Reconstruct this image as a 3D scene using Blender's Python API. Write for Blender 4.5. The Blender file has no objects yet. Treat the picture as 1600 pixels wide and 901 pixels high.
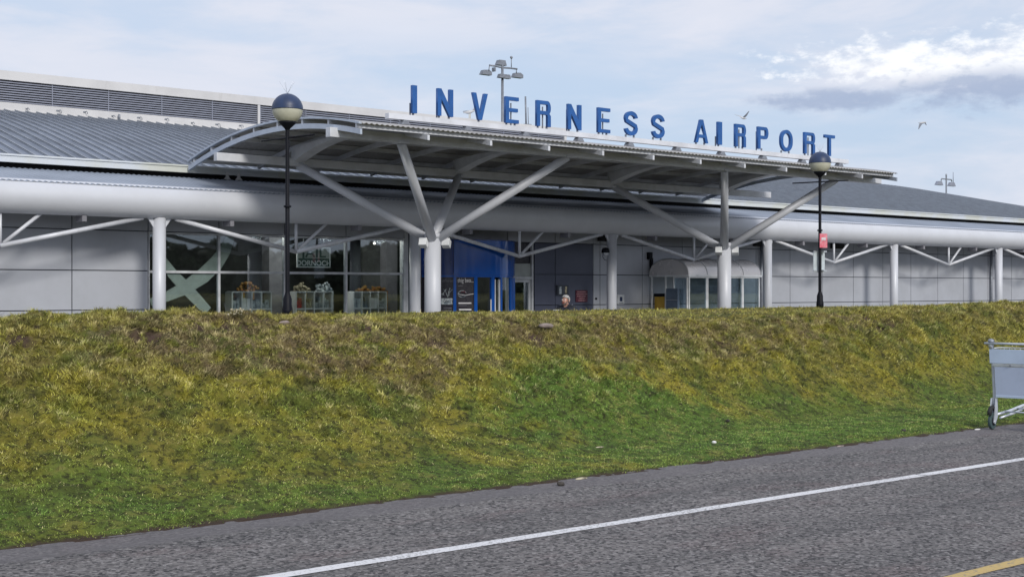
import bpy, bmesh, math, random
import numpy as np
from mathutils import Vector, Matrix
R = math.radians
random.seed(7); RNG = np.random.default_rng(7)
SC = bpy.context.scene
COL = SC.collection
E = 1.65                                   # eye height above the road
TH = math.atan2(2500.0, 2100.0)            # view direction measured from the facade
CT, ST = math.cos(TH), math.sin(TH)
# world: X runs along the facade (away to the right), Y from the camera towards it

# ------------------------------------------------------------------ camera
cd = bpy.data.cameras.new('camera'); cam = bpy.data.objects.new('camera', cd); COL.objects.link(cam)
cam.location = (0, 0, E); cam.rotation_euler = (R(90), 0, TH - R(90))
cd.sensor_width = 36; cd.lens = 2100 / 1600 * 36; cd.clip_start = .1; cd.clip_end = 5000
SC.camera = cam
SC.view_settings.view_transform = 'Standard'; SC.view_settings.look = 'None'
SC.view_settings.exposure = 0.47; SC.view_settings.gamma = 1; SC.view_settings.use_curve_mapping = False
SC.cycles.use_denoising = True
SC.cycles.max_bounces = 6

# ------------------------------------------------------------------ sun and sky
EL, AZ = R(28), R(12)
S = Vector((-math.sin(AZ) * math.cos(EL), -math.cos(AZ) * math.cos(EL), math.sin(EL)))
sd = bpy.data.lights.new('sun', 'SUN'); sd.energy = 1.85; sd.angle = R(12.0); sd.color = (1, .95, .87)
so = bpy.data.objects.new('sun', sd); COL.objects.link(so); so.rotation_euler = S.to_track_quat('Z', 'Y').to_euler()

W = bpy.data.worlds.new('World'); SC.world = W; W.use_nodes = True
nt = W.node_tree; N = nt.nodes; L = nt.links; N.clear()
def nd(nt, t, **k):
    n = nt.nodes.new(t)
    for a, b in k.items(): setattr(n, a, b)
    return n
def mth(nt, op, a, b=None, clamp=False):
    n = nt.nodes.new('ShaderNodeMath'); n.operation = op; n.use_clamp = clamp
    for i, v in enumerate((a, b)):
        if v is None: continue
        if isinstance(v, (int, float)): n.inputs[i].default_value = v
        else: nt.links.new(v, n.inputs[i])
    return n.outputs[0]
def mapr(nt, v, a, b, c=0., d=1., smooth=True):
    n = nt.nodes.new('ShaderNodeMapRange'); n.interpolation_type = 'SMOOTHSTEP' if smooth else 'LINEAR'
    nt.links.new(v, n.inputs[0])
    for i, x in zip((1, 2, 3, 4), (a, b, c, d)): n.inputs[i].default_value = x
    return n.outputs[0]
def mix(nt, f, a, b, mode='MIX'):
    n = nt.nodes.new('ShaderNodeMix'); n.data_type = 'RGBA'; n.blend_type = mode
    for i, v in ((0, f), (6, a), (7, b)):
        if isinstance(v, (int, float)): n.inputs[i].default_value = v
        elif isinstance(v, tuple): n.inputs[i].default_value = (*v[:3], 1)
        else: nt.links.new(v, n.inputs[i])
    return n.outputs[2]
def noise(nt, vec, scale, detail=4, rough=.55, dist=0.):
    n = nt.nodes.new('ShaderNodeTexNoise'); n.inputs['Scale'].default_value = scale
    n.inputs['Detail'].default_value = detail; n.inputs['Roughness'].default_value = rough
    n.inputs['Distortion'].default_value = dist
    if vec is not None: nt.links.new(vec, n.inputs['Vector'])
    return n.outputs['Fac']
def mapping(nt, vec, scale=(1, 1, 1), loc=(0, 0, 0), rot=(0, 0, 0)):
    n = nt.nodes.new('ShaderNodeMapping'); nt.links.new(vec, n.inputs[0])
    n.inputs['Scale'].default_value = scale; n.inputs['Location'].default_value = loc; n.inputs['Rotation'].default_value = rot
    return n.outputs[0]

sky = nd(nt, 'ShaderNodeTexSky', sky_type='NISHITA', sun_disc=False, sun_elevation=EL, sun_rotation=math.pi + AZ)
sky.air_density = 1.2; sky.dust_density = 1.5
tc = nd(nt, 'ShaderNodeTexCoord'); sp = nd(nt, 'ShaderNodeSeparateXYZ'); L.new(tc.outputs['Generated'], sp.inputs[0])
az = mth(nt, 'MULTIPLY', mth(nt, 'ARCTAN2', sp.outputs[1], sp.outputs[0]), 57.2958)
el = mth(nt, 'MULTIPLY', mth(nt, 'ARCSINE', sp.outputs[2]), 57.2958)
cv = nd(nt, 'ShaderNodeCombineXYZ'); L.new(az, cv.inputs[0]); L.new(el, cv.inputs[1]); V = cv.outputs[0]
streak = noise(nt, mapping(nt, V, (.035, .16, 1), (3.1, .4, 0), (0, 0, R(-7))), 1.0, 6, .5, .5)
fine = noise(nt, mapping(nt, V, (.12, .5, 1), (0, 2, 0), (0, 0, R(-7))), 1.0, 8, .6, .3)
cover = mapr(nt, mth(nt, 'ADD', mth(nt, 'MULTIPLY', streak, .62), mth(nt, 'MULTIPLY', fine, .38)), .38, .60)
cover = mth(nt, 'MAXIMUM', mth(nt, 'MULTIPLY', cover, .9), mth(nt, 'MULTIPLY', mapr(nt, el, 7.5, 12.0), mapr(nt, fine, .3, .6, .35, .9)))
bluesky = mix(nt, .85, sky.outputs[0], (3.8, 4.7, 6.2))
cloud = mix(nt, fine, (4.9, 5.25, 6.1), (6.1, 6.15, 6.75))
base = mix(nt, cover, bluesky, cloud)
# the cumulus low in the east
wob = noise(nt, mapping(nt, V, (.75, 1.5, 1)), 1.0, 9, .62, .1)
wobc = mth(nt, 'SUBTRACT', wob, .5)
def blob(ca, ce, ra, re, k):
    a = mth(nt, 'DIVIDE', mth(nt, 'SUBTRACT', az, ca), ra); e = mth(nt, 'DIVIDE', mth(nt, 'SUBTRACT', el, ce), re)
    d = mth(nt, 'SQRT', mth(nt, 'ADD', mth(nt, 'MULTIPLY', a, a), mth(nt, 'MULTIPLY', e, e)))
    return mth(nt, 'ADD', d, mth(nt, 'MULTIPLY', wobc, k))
wh = mapr(nt, mth(nt, 'MINIMUM', blob(33.2, 9.1, 5.0, 1.0, -4.4), blob(28.4, 9.3, 2.6, 1.15, -3.8)), 1.25, .10)
gr = mapr(nt, mth(nt, 'MINIMUM', blob(30.0, 7.95, 5.6, .80, -2.8), blob(36.3, 7.8, 3.6, .55, -2.4)), 1.25, .2)
c1 = mix(nt, mth(nt, 'MULTIPLY', wh, .9), base, (7.6, 7.7, 7.9))
c2 = mix(nt, mth(nt, 'MULTIPLY', gr, .85), c1, (2.8, 3.4, 4.7))
bg = nd(nt, 'ShaderNodeBackground'); bg.inputs[1].default_value = .1; L.new(c2, bg.inputs[0])
wo = nd(nt, 'ShaderNodeOutputWorld'); L.new(bg.outputs[0], wo.inputs[0])

# ------------------------------------------------------------------ materials
def mat(name, col, rough=.5, metal=0., var=.12, scale=3., bump=0., bscale=60., col2=None, spec=.5, grime=0., streaks=False):
    m = bpy.data.materials.new(name); m.use_nodes = True; t = m.node_tree
    b = t.nodes['Principled BSDF']; g = nd(t, 'ShaderNodeTexCoord').outputs['Object']
    n1 = noise(t, mapping(t, g, (1, 1, .25) if streaks else (1, 1, 1)), scale, 6, .6)
    c2 = col2 or tuple(c * (1 - var * 2) for c in col)
    c = mix(t, mapr(t, n1, .35, .68), tuple(c_ * (1 + var * .4) for c_ in col), c2)
    if grime:
        n2 = noise(t, mapping(t, g, (2.5, 2.5, .5)), 1.7, 8, .7)
        c = mix(t, mth(t, 'MULTIPLY', mapr(t, n2, .55, .75), grime), c, (.10, .095, .06))
    t.links.new(c, b.inputs['Base Color'])
    b.inputs['Metallic'].default_value = metal; b.inputs['Specular IOR Level'].default_value = spec
    t.links.new(mapr(t, n1, .3, .7, max(.02, rough - .06), min(1, rough + .08)), b.inputs['Roughness'])
    if bump:
        bn = nd(t, 'ShaderNodeBump'); bn.inputs['Strength'].default_value = bump; bn.inputs['Distance'].default_value = .01
        t.links.new(noise(t, g, bscale, 4), bn.inputs['Height']); t.links.new(bn.outputs[0], b.inputs['Normal'])
    return m
M = dict(
    silver=mat('silver_paint', (.54, .56, .61), .45, .05, .03, 1.0, grime=.04),
    steel=mat('white_grey_steel_paint', (.60, .62, .67), .42, .05, .08, 2, grime=.12),
    fascia=mat('canopy_steel_paint', (.46, .52, .62), .4, .1, .08, 2),
    panel=mat('cladding_panel', (.42, .44, .49), .45, .15, .06, .6, grime=.05),
    panel_dark=mat('dark_cladding', (.075, .085, .13), .4, .1, .08, .6),
    joint=mat('panel_joint', (.05, .06, .08), .7),
    soffit=mat('soffit', (.22, .22, .25), .7, 0, .1),
    under=mat('canopy_sheet', (.42, .41, .40), .5, .2, .12, 1.2, grime=.2),
    roof=mat('roof_metal', (.165, .195, .255), .42, .35, .14, .7, streaks=True),
    seam=mat('roof_seam', (.33, .36, .40), .4, .35, .08),
    strip=mat('flashing_metal', (.27, .31, .38), .45, .25, .08, .8),
    gutter=mat('gutter_paint', (.52, .56, .62), .5, 0, .08, .8, col2=(.50, .52, .48)),
    white=mat('white_fascia_paint', (.56, .56, .57), .5, 0, .06, .8, grime=.15),
    slat=mat('louvre_slat', (.27, .29, .36), .45, .2, .06),
    dark=mat('shade_and_vent_black', (.015, .016, .02), .8),  # near-black; stands in for the shade of open gaps, also colours the vents
    room=mat('shop_interior_paint', (.10, .105, .11), .8, 0, .3, .8),
    frame=mat('window_frame_paint', (.50, .52, .55), .4),
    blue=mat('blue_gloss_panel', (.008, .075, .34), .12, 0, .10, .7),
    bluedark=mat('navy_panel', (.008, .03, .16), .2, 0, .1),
    letter=mat('blue_letter_paint', (.014, .09, .31), .35, 0, .08, 4),
    navy=mat('navy_lamp_paint', (.018, .038, .10), .42, 0, .1, 8),
    black=mat('black_post_paint', (.004, .005, .010), .55, 0, .1, 6, spec=.2),
    rubber=mat('rubber', (.02, .022, .025), .8),
    lens=mat('lamp_diffuser', (.66, .66, .54), .35, 0, .12, 4),
    galv=mat('galvanised_steel', (.24, .26, .30), .5, .4, .12, 6),
    red=mat('red_notice', (.62, .09, .14), .4, 0, .08, 10, col2=(.66, .30, .34)),
    paleplate=mat('pale_sign_back', (.50, .56, .60), .4, 0, .08, 8),
    maroon=mat('maroon_board', (.10, .012, .03), .4),
    pinktext=mat('pink_lettering', (.50, .28, .30), .5),
    whitetext=mat('white_lettering', (.65, .65, .68), .5),
    greytext=mat('grey_lettering', (.16, .16, .19), .5),
    poster=mat('black_poster', (.022, .020, .030), .25),
    palegreen=mat('pale_green_film', (.34, .37, .36), .5, 0, .06),
    greensign=mat('dark_green_board', (.035, .075, .065), .5),
    yellow=mat('yellow_cabinet_paint', (.60, .36, .04), .45, 0, .08, 3),
    bluegrey=mat('blue_grey_cabinet', (.10, .14, .20), .45),
    shelf=mat('white_shelf', (.70, .72, .74), .5),
    orange=mat('orange_goods', (.26, .10, .03), .7, 0, .5, 14, col2=(.25, .19, .05)),
    beige=mat('beige_goods', (.42, .38, .27), .8, 0, .4, 12),
    redgoods=mat('red_goods', (.5, .03, .04), .6, 0, .3, 10),
    goods=mat('pale_goods', (.42, .46, .48), .7, 0, .5, 9, col2=(.10, .14, .18)),
    skin=mat('skin', (.46, .25, .19), .55, 0, .12, 14),
    hair=mat('grey_hair', (.40, .39, .38), .8, 0, .3, 40),
    beard=mat('dark_beard', (.12, .09, .08), .8, 0, .3, 40),
    jacket=mat('navy_jacket', (.018, .022, .035), .75, 0, .3, 8, bump=.4, bscale=20),
    jacketgrey=mat('grey_jacket_panel', (.20, .22, .26), .75, 0, .2, 8),
    trouser=mat('dark_trousers', (.03, .03, .045), .8, 0, .2, 8),
    paper=mat('white_paper', (.75, .75, .75), .7),
    gullwhite=mat('gull_white', (.55, .56, .58), .8), gullgrey=mat('gull_grey', (.20, .22, .26), .8),
    gulldark=mat('gull_dark', (.06, .06, .07), .8), beak=mat('gull_beak', (.5, .35, .05), .6),
    ad=mat('trolley_panel', (.42, .49, .64), .4, 0, .05, 3, grime=.05), adlight=mat('trolley_top_panel', (.48, .58, .74), .35, 0, .05, 3),
    zinc=mat('zinc_plated_tube', (.56, .60, .66), .35, .35, .1, 8),
    wheel=mat('green_grey_tyre', (.045, .08, .085), .6), 
    stone=mat('pale_stone', (.28, .23, .21), .85, 0, .25, 9, bump=.5, bscale=25),
    darkstone=mat('dark_stone', (.05, .045, .04), .9, 0, .3, 20),
    poly=mat('smoked_polycarbonate', (.60, .58, .58), .25, .2, .02, 2),
    bark=mat('bark', (.08, .06, .045), .9, 0, .3, 5),
)
def glassmat(name, tint, refl=.0, k=1.):
    m = bpy.data.materials.new(name); m.use_nodes = True; t = m.node_tree; t.nodes.clear()
    tr = nd(t, 'ShaderNodeBsdfTransparent'); tr.inputs[0].default_value = (*tint, 1)
    gl = nd(t, 'ShaderNodeBsdfGlossy'); gl.inputs['Roughness'].default_value = .015; gl.inputs[0].default_value = (.9, .95, 1, 1)
    g = nd(t, 'ShaderNodeTexCoord').outputs['Object']
    bn = nd(t, 'ShaderNodeBump'); bn.inputs['Strength'].default_value = .02; bn.inputs['Distance'].default_value = .05
    t.links.new(noise(t, g, .9, 2), bn.inputs['Height']); t.links.new(bn.outputs[0], gl.inputs['Normal'])
    fr = nd(t, 'ShaderNodeFresnel'); fr.inputs[0].default_value = 1.5
    f = mth(t, 'ADD', mth(t, 'MULTIPLY', fr.outputs[0], k), refl, True)
    mx = nd(t, 'ShaderNodeMixShader'); t.links.new(f, mx.inputs[0]); t.links.new(tr.outputs[0], mx.inputs[1]); t.links.new(gl.outputs[0], mx.inputs[2])
    o = nd(t, 'ShaderNodeOutputMaterial'); t.links.new(mx.outputs[0], o.inputs[0])
    return m
M['glass'] = glassmat('shop_glass', (.86, .90, .89), .05, .9)
M['clear'] = glassmat('shelter_glass', (.88, .93, .95), .0, .6)
# globe: milky clear plastic
m = M['lens']; m.node_tree.nodes['Principled BSDF'].inputs['Transmission Weight'].default_value = .3

# ------------------------------------------------------------------ mesh building helpers
def absloc(o):
    v = Vector((0, 0, 0))
    while o is not None: v += o.location; o = o.parent
    return v
def tag(o, label=None, cat=None, group=None, kind=None):
    for k, v in (('label', label), ('category', cat), ('group', group), ('kind', kind)):
        if v: o[k] = v
    return o
def thing(name, loc, label, cat, group=None):
    o = bpy.data.objects.new(name, None); COL.objects.link(o); o.location = loc; o.empty_display_size = .2
    return tag(o, label, cat, group)
class MB:
    def __init__(s): s.v = []; s.f = []; s.sm = []
    def add(s, vs, fs, smooth=False):
        b = len(s.v); s.v += [tuple(v) for v in vs]; s.f += [tuple(b + i for i in f) for f in fs]
        s.sm += ([smooth] * len(fs)) if isinstance(smooth, bool) else smooth
        return s
    def box(s, a, b):
        (x0, y0, z0), (x1, y1, z1) = a, b
        vs = [(x, y, z) for x in (x0, x1) for y in (y0, y1) for z in (z0, z1)]
        return s.add(vs, [(0, 1, 3, 2), (4, 6, 7, 5), (0, 4, 5, 1), (2, 3, 7, 6), (0, 2, 6, 4), (1, 5, 7, 3)])
    def cbox(s, c, d): return s.box([c[i] - d[i] / 2 for i in range(3)], [c[i] + d[i] / 2 for i in range(3)])
    def tube(s, p, q, r0, r1=None, n=16, caps=True):
        p, q = Vector(p), Vector(q); r1 = r0 if r1 is None else r1
        d = (q - p).normalized(); a = d.orthogonal().normalized(); b = d.cross(a)
        vs = []
        for c, r in ((p, r0), (q, r1)):
            for i in range(n):
                t = 2 * math.pi * i / n; vs.append(c + a * (r * math.cos(t)) + b * (r * math.sin(t)))
        fs = [(i, (i + 1) % n, n + (i + 1) % n, n + i) for i in range(n)]; sm = [True] * n
        if caps: fs += [tuple(range(n - 1, -1, -1)), tuple(range(n, 2 * n))]; sm += [False, False]
        return s.add(vs, fs, sm)
    def path(s, pts, r, n=10):
        pts = [Vector(p) for p in pts]; rs = r if isinstance(r, (list, tuple)) else [r] * len(pts)
        rings = []; a = None; vs = []
        for i, p in enumerate(pts):
            d = (pts[min(i + 1, len(pts) - 1)] - pts[max(i - 1, 0)]).normalized()
            a = d.orthogonal().normalized() if a is None else (a - d * a.dot(d)).normalized()
            b = d.cross(a)
            for k in range(n):
                t = 2 * math.pi * k / n; vs.append(p + a * (rs[i] * math.cos(t)) + b * (rs[i] * math.sin(t)))
        fs = []
        for i in range(len(pts) - 1):
            for k in range(n): fs.append((i * n + k, i * n + (k + 1) % n, (i + 1) * n + (k + 1) % n, (i + 1) * n + k))
        sm = [True] * len(fs); m_ = (len(pts) - 1) * n
        fs += [tuple(range(n - 1, -1, -1)), tuple(range(m_, m_ + n))]; sm += [False, False]
        return s.add(vs, fs, sm)
    def bar(s, p, q, w, h, up=(0, 0, 1)):
        p, q = Vector(p), Vector(q); d = (q - p).normalized(); u = Vector(up)
        x = d.cross(u).normalized(); u = x.cross(d).normalized(); vs = []
        for c in (p, q):
            for i, j in ((-1, -1), (1, -1), (1, 1), (-1, 1)): vs.append(c + x * (i * w / 2) + u * (j * h / 2))
        return s.add(vs, [(3, 2, 1, 0), (4, 5, 6, 7), (0, 1, 5, 4), (1, 2, 6, 5), (2, 3, 7, 6), (3, 0, 4, 7)])
    def prism(s, pts, off):
        n = len(pts); o = Vector(off); vs = [Vector(p) for p in pts] + [Vector(p) + o for p in pts]
        return s.add(vs, [tuple(range(n)), tuple(range(2 * n - 1, n - 1, -1))] + [(i, n + i, n + (i + 1) % n, (i + 1) % n) for i in range(n)])
    def lathe(s, prof, c=(0, 0, 0), n=32):
        vs = []; c = Vector(c)
        for r, z in prof:
            for i in range(n):
                t = 2 * math.pi * i / n; vs.append(c + Vector((max(r, 1e-4) * math.cos(t), max(r, 1e-4) * math.sin(t), z)))
        fs = [(j * n + i, j * n + (i + 1) % n, (j + 1) * n + (i + 1) % n, (j + 1) * n + i) for j in range(len(prof) - 1) for i in range(n)]
        return s.add(vs, fs, True)
    def sphere(s, c, r, n=16, sc=(1, 1, 1)):
        vs = []; fs = []; m_ = n // 2
        for j in range(m_ + 1):
            ph = math.pi * j / m_
            for i in range(n):
                t = 2 * math.pi * i / n
                vs.append((c[0] + sc[0] * r * max(math.sin(ph), 1e-3) * math.cos(t), c[1] + sc[1] * r * max(math.sin(ph), 1e-3) * math.sin(t), c[2] + sc[2] * r * math.cos(ph)))
        for j in range(m_):
            for i in range(n): fs.append((j * n + i, (j + 1) * n + i, (j + 1) * n + (i + 1) % n, j * n + (i + 1) % n))
        return s.add(vs, fs, True)
    def sheet(s, rows, smooth=False):
        """rows: list of rows of points -> grid"""
        m_ = len(rows[0]); vs = [p for r in rows for p in r]
        return s.add(vs, [(j * m_ + i, j * m_ + i + 1, (j + 1) * m_ + i + 1, (j + 1) * m_ + i) for j in range(len(rows) - 1) for i in range(m_ - 1)], smooth)
    def build(s, name, m, parent=None, bevel=0, label=None):
        me = bpy.data.meshes.new(name); off = absloc(parent)
        me.from_pydata([(v[0] - off.x, v[1] - off.y, v[2] - off.z) for v in s.v], [], s.f)
        me.polygons.foreach_set('use_smooth', s.sm); me.materials.append(m if not isinstance(m, str) else M[m])
        bm = bmesh.new(); bm.from_mesh(me); bmesh.ops.recalc_face_normals(bm, faces=bm.faces); bm.to_mesh(me); bm.free()
        o = bpy.data.objects.new(name, me); COL.objects.link(o)
        if parent: o.parent = parent
        if bevel:
            b = o.modifiers.new('bevel', 'BEVEL'); b.width = bevel; b.segments = 2; b.limit_method = 'ANGLE'
        if label: o['label'] = label
        return o
def P(px, py, Y):
    u = (px - 800) / 2100; Z = Y / (ST - u * CT)
    return Vector((Z * (CT + u * ST), Y, E + (450.5 - py) / 2100 * Z))
def copy_tree(o, parent=None):
    c = o.copy(); COL.objects.link(c); c.parent = parent
    for ch in list(o.children): copy_tree(ch, c)
    return c
def text_mesh(txt, size, extrude=.002, align='LEFT', bold=0.):
    cu = bpy.data.curves.new('lettering', 'FONT'); cu.body = txt; cu.size = size; cu.extrude = extrude; cu.align_x = align; cu.offset = bold
    o = bpy.data.objects.new('lettering', cu); COL.objects.link(o)
    me = bpy.data.meshes.new_from_object(o.evaluated_get(bpy.context.evaluated_depsgraph_get()))
    bpy.data.objects.remove(o); bpy.data.curves.remove(cu); return me
def text(name, txt, size, at, mt, parent, align='LEFT', sx=1., bold=0.):
    """upright lettering facing -Y"""
    me = text_mesh(txt, size, .003, align, bold); me.materials.append(M[mt])
    o = bpy.data.objects.new(name, me); COL.objects.link(o); o.parent = parent
    me.transform(Matrix.Diagonal((sx, 1, 1, 1)))
    o.rotation_euler = (R(90), 0, 0); o.location = Vector(at) - absloc(parent); return o

# ------------------------------------------------------------------ noise for the terrain
def vnoise(x, y, seed=0):
    xi = np.floor(x).astype(np.int64); yi = np.floor(y).astype(np.int64); xf = x - xi; yf = y - yi
    xf = xf * xf * (3 - 2 * xf); yf = yf * yf * (3 - 2 * yf)
    def h(a, b):
        v = (a * 374761393 + b * 668265263 + seed * 1274126177) & 0xffffffff
        v = ((v ^ (v >> 13)) * 1274126177) & 0xffffffff
        return ((v ^ (v >> 16)) & 0xffff) / 65535.
    return (h(xi, yi) * (1 - xf) + h(xi + 1, yi) * xf) * (1 - yf) + (h(xi, yi + 1) * (1 - xf) + h(xi + 1, yi + 1) * xf) * yf
def fbm(x, y, o=4, seed=0):
    s = 0; a = .5; t = 0
    for i in range(o): s = s + a * vnoise(x * 2 ** i, y * 2 ** i, seed + i); t += a; a *= .5
    return s / t - .5
def sstep(t): t = np.clip(t, 0, 1); return t * t * (3 - 2 * t)
Y0 = 8.57
def bank(X, Y, fine=True):
    X = np.asarray(X, float); Y = np.asarray(Y, float)
    w = .30 + 1.25 * sstep((X - 5) / 9) + .25 * fbm(X * .3, X * 0 + 3, 3, 5)
    yc = 12.05 + .35 * fbm(X * .35, X * 0, 3, 9)
    cr = np.interp(X, [-6, 4.17, 5.36, 8.55, 10.6, 11.2, 12.2, 14.05, 16.5, 18.98, 21.4, 46], [1.34, 1.35, 1.44, 1.305, 1.335, 1.29, 1.25, 1.21, 1.28, 1.34, 1.395, 1.4])
    cr = cr - .03 + .035 * fbm(X * .8, X * 0 + 7, 3, 2)
    t = (Y - Y0); s = np.clip((t - w) / (yc - Y0 - w), 0, 1)
    z = .03 * np.clip(t / .25, 0, 1) + .04 * np.clip(t / w, 0, 1) + (cr - .07) * (.36 * s + .64 * sstep(s)) 
    back = sstep((Y - yc - .3) / 2.5)
    z = z - back * (cr - 1.2) * (s >= 1)
    z = z + (-.3 - z) * sstep((Y - 20.0) / 1.6)
    amp = np.clip((s - .05) * 2.2, 0, 1) * (1 - sstep((Y - 13) / 1.5) * .7)
    crest = 1 - .55 * sstep((s - .8) / .2)
    z = z + amp * (.16 * fbm(X * .9, Y * .9, 3, 11) * crest + .15 * fbm(X * 3.1, Y * 3.6, 3, 21) * crest)
    if fine:
        tf = vnoise(X * 8.5 + 3 * vnoise(X * 3, Y * 3, 8), Y * 10.5, 41) ; z = z + (.020 + .06 * amp) * (tf ** 1.5 - .4) + (.01 + .035 * amp) * fbm(X * 22, Y * 24, 2, 31)
    ends = sstep((X + 9) / 3) * (1 - sstep((X - 58) / 5))
    z = -.3 + (z + .3) * ends
    return z
def bare(X, Y):
    """where turf is broken and soil shows, mostly just below the crest"""
    s = sstep((Y - 10.6) / 1.2) * (1 - sstep((Y - 12.0) / .4))
    return np.clip((fbm(X * 1.9, Y * 3.6, 5, 77) * 3.2 + .85 * s - 1.12 - .2 * sstep((X - 14) / 3)) * 4, 0, 1)

# ================================================================== SETTING
def struct(o): o['kind'] = 'structure'; return o
def ground_nodes(name, blade=False):
    m = bpy.data.materials.new(name); m.use_nodes = True; t = m.node_tree; b = t.nodes['Principled BSDF']
    pos = nd(t, 'ShaderNodeNewGeometry').outputs['Position']; sp = nd(t, 'ShaderNodeSeparateXYZ'); t.links.new(pos, sp.inputs[0])
    z = sp.outputs[2]
    n1 = noise(t, mapping(t, pos, (1, 1, 1), (4, 1, 0)), .75, 5, .6, .3)
    n2 = noise(t, mapping(t, pos, (1, 1.4, 1)), 2.2, 6, .65, .4)
    n3 = noise(t, pos, 7., 5, .7)
    n4 = noise(t, mapping(t, pos, (1, 1, 1), (9, 9, 9)), 1.3, 4, .6)
    n5 = noise(t, mapping(t, pos, (1, 1, 1), (2, 7, 3)), 16., 4, .7)
    zz = mth(t, 'ADD', z, mth(t, 'MULTIPLY', mth(t, 'SUBTRACT', n1, .5), 2.2))
    def zone(cx, cy, rx, ry, k=1.6):
        a = mth(t, 'DIVIDE', mth(t, 'SUBTRACT', sp.outputs[0], cx), rx); e = mth(t, 'DIVIDE', mth(t, 'SUBTRACT', sp.outputs[1], cy), ry)
        d = mth(t, 'SQRT', mth(t, 'ADD', mth(t, 'MULTIPLY', a, a), mth(t, 'MULTIPLY', e, e)))
        return mapr(t, mth(t, 'ADD', d, mth(t, 'MULTIPLY', mth(t, 'SUBTRACT', n2, .5), k)), 1.15, .55)
    worn = mth(t, 'MAXIMUM', zone(7.0, 11.4, 2.4, .9), mth(t, 'MULTIPLY', zone(12.2, 11.9, 5.5, .75), .8))
    lush = mth(t, 'MAXIMUM', zone(10.2, 10.2, 2.2, .9), zone(13.5, 9.3, 6., .75))
    foot = mapr(t, zz, .60, .0)                       # lush mown grass at the foot
    top = mapr(t, zz, .55, 1.35)                      # dry tussocks near the crest
    c = mix(t, mapr(t, n2, .34, .64), (.165, .180, .034), (.330, .310, .038))       # olive to mossy yellow
    c = mix(t, mapr(t, n5, .48, .66, 0, .6), c, (.24, .20, .045))
    c = mix(t, mth(t, 'MULTIPLY', mapr(t, n4, .50, .64), .75), c, (.095, .145, .030))
    top = mth(t, 'MAXIMUM', mth(t, 'MULTIPLY', top, .40), worn)
    c = mix(t, mth(t, 'MULTIPLY', lush, .8), c, (.100, .205, .032))
    c = mix(t, mth(t, 'MULTIPLY', foot, .8), c, (.105, .195, .034))
    c = mix(t, mth(t, 'MULTIPLY', top, mapr(t, n3, .40, .58, .0, .85)), c, (.27, .215, .12))
    c = mix(t, mth(t, 'MULTIPLY', top, mapr(t, n5, .50, .60, 0, .8)), c, (.055, .042, .024))  # dark soil pits, deepened to imitate the shade of the relief
    c = mix(t, mth(t, 'MULTIPLY', top, mapr(t, n4, .50, .42, 0, .55)), c, (.17, .125, .075))
    c = mix(t, mapr(t, n3, .56, .72, 0, .25), c, (.30, .26, .12))
    n6 = noise(t, mapping(t, pos, (1, 1.3, 1), (1, 1, 1)), 4.5, 5, .65, .6)
    c = mix(t, mapr(t, n6, .50, .36, 0, .60), c, (.055, .065, .020))  # darker patches imitate the shade between tussock lumps
    c = mix(t, mapr(t, n6, .52, .64, 0, .4), c, (.30, .27, .08))
    if blade:
        at = nd(t, 'ShaderNodeAttribute', attribute_name='rnd').outputs['Fac']
        c = mix(t, mth(t, 'MULTIPLY', mapr(t, at, .86, .97), .6), c, (.34, .29, .15))
        v = mapr(t, at, 0, .8, .58, 2.05, False)
        h = nd(t, 'ShaderNodeHueSaturation'); t.links.new(c, h.inputs['Color']); t.links.new(v, h.inputs['Value']); h.inputs['Saturation'].default_value = .95
        c = h.outputs[0]
    else:
        br = nd(t, 'ShaderNodeAttribute', attribute_name='bare').outputs['Fac']
        c = mix(t, 1., c, (.74, .70, .72), 'MULTIPLY')  # ground colour lowered to imitate shade in the gaps between blades
        c = mix(t, mapr(t, n5, .38, .54, .8, 0), c, (.022, .020, .010))
        rim = mth(t, 'ADD', sp.outputs[1], mth(t, 'MULTIPLY', n3, .12))
        c = mix(t, mapr(t, rim, 8.72, 8.64), c, (.055, .038, .028))
        c = mix(t, br, c, (.075, .05, .038))
        bn = nd(t, 'ShaderNodeBump'); bn.inputs['Strength'].default_value = .9; bn.inputs['Distance'].default_value = .03
        t.links.new(noise(t, pos, 30, 6, .7), bn.inputs['Height']); t.links.new(bn.outputs[0], b.inputs['Normal'])
    t.links.new(c, b.inputs['Base Color']); b.inputs['Roughness'].default_value = .8; b.inputs['Specular IOR Level'].default_value = .15
    return m
def np_mesh(name, V, F, m, attr=None, smooth=False):
    me = bpy.data.meshes.new(name); n = len(V); k = F.shape[1]
    me.vertices.add(n); me.vertices.foreach_set('co', V.astype(np.float32).ravel())
    me.loops.add(F.size); me.loops.foreach_set('vertex_index', F.astype(np.int32).ravel())
    me.polygons.add(len(F)); me.polygons.foreach_set('loop_start', np.arange(0, F.size, k, dtype=np.int32))
    me.polygons.foreach_set('loop_total', np.full(len(F), k, np.int32))
    me.update(calc_edges=True); me.polygons.foreach_set('use_smooth', np.full(len(F), smooth))
    if attr:
        for an, av in attr.items():
            a = me.attributes.new(an, 'FLOAT', 'POINT'); a.data.foreach_set('value', av.astype(np.float32))
    me.materials.append(m); o = bpy.data.objects.new(name, me); COL.objects.link(o); return o

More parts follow.
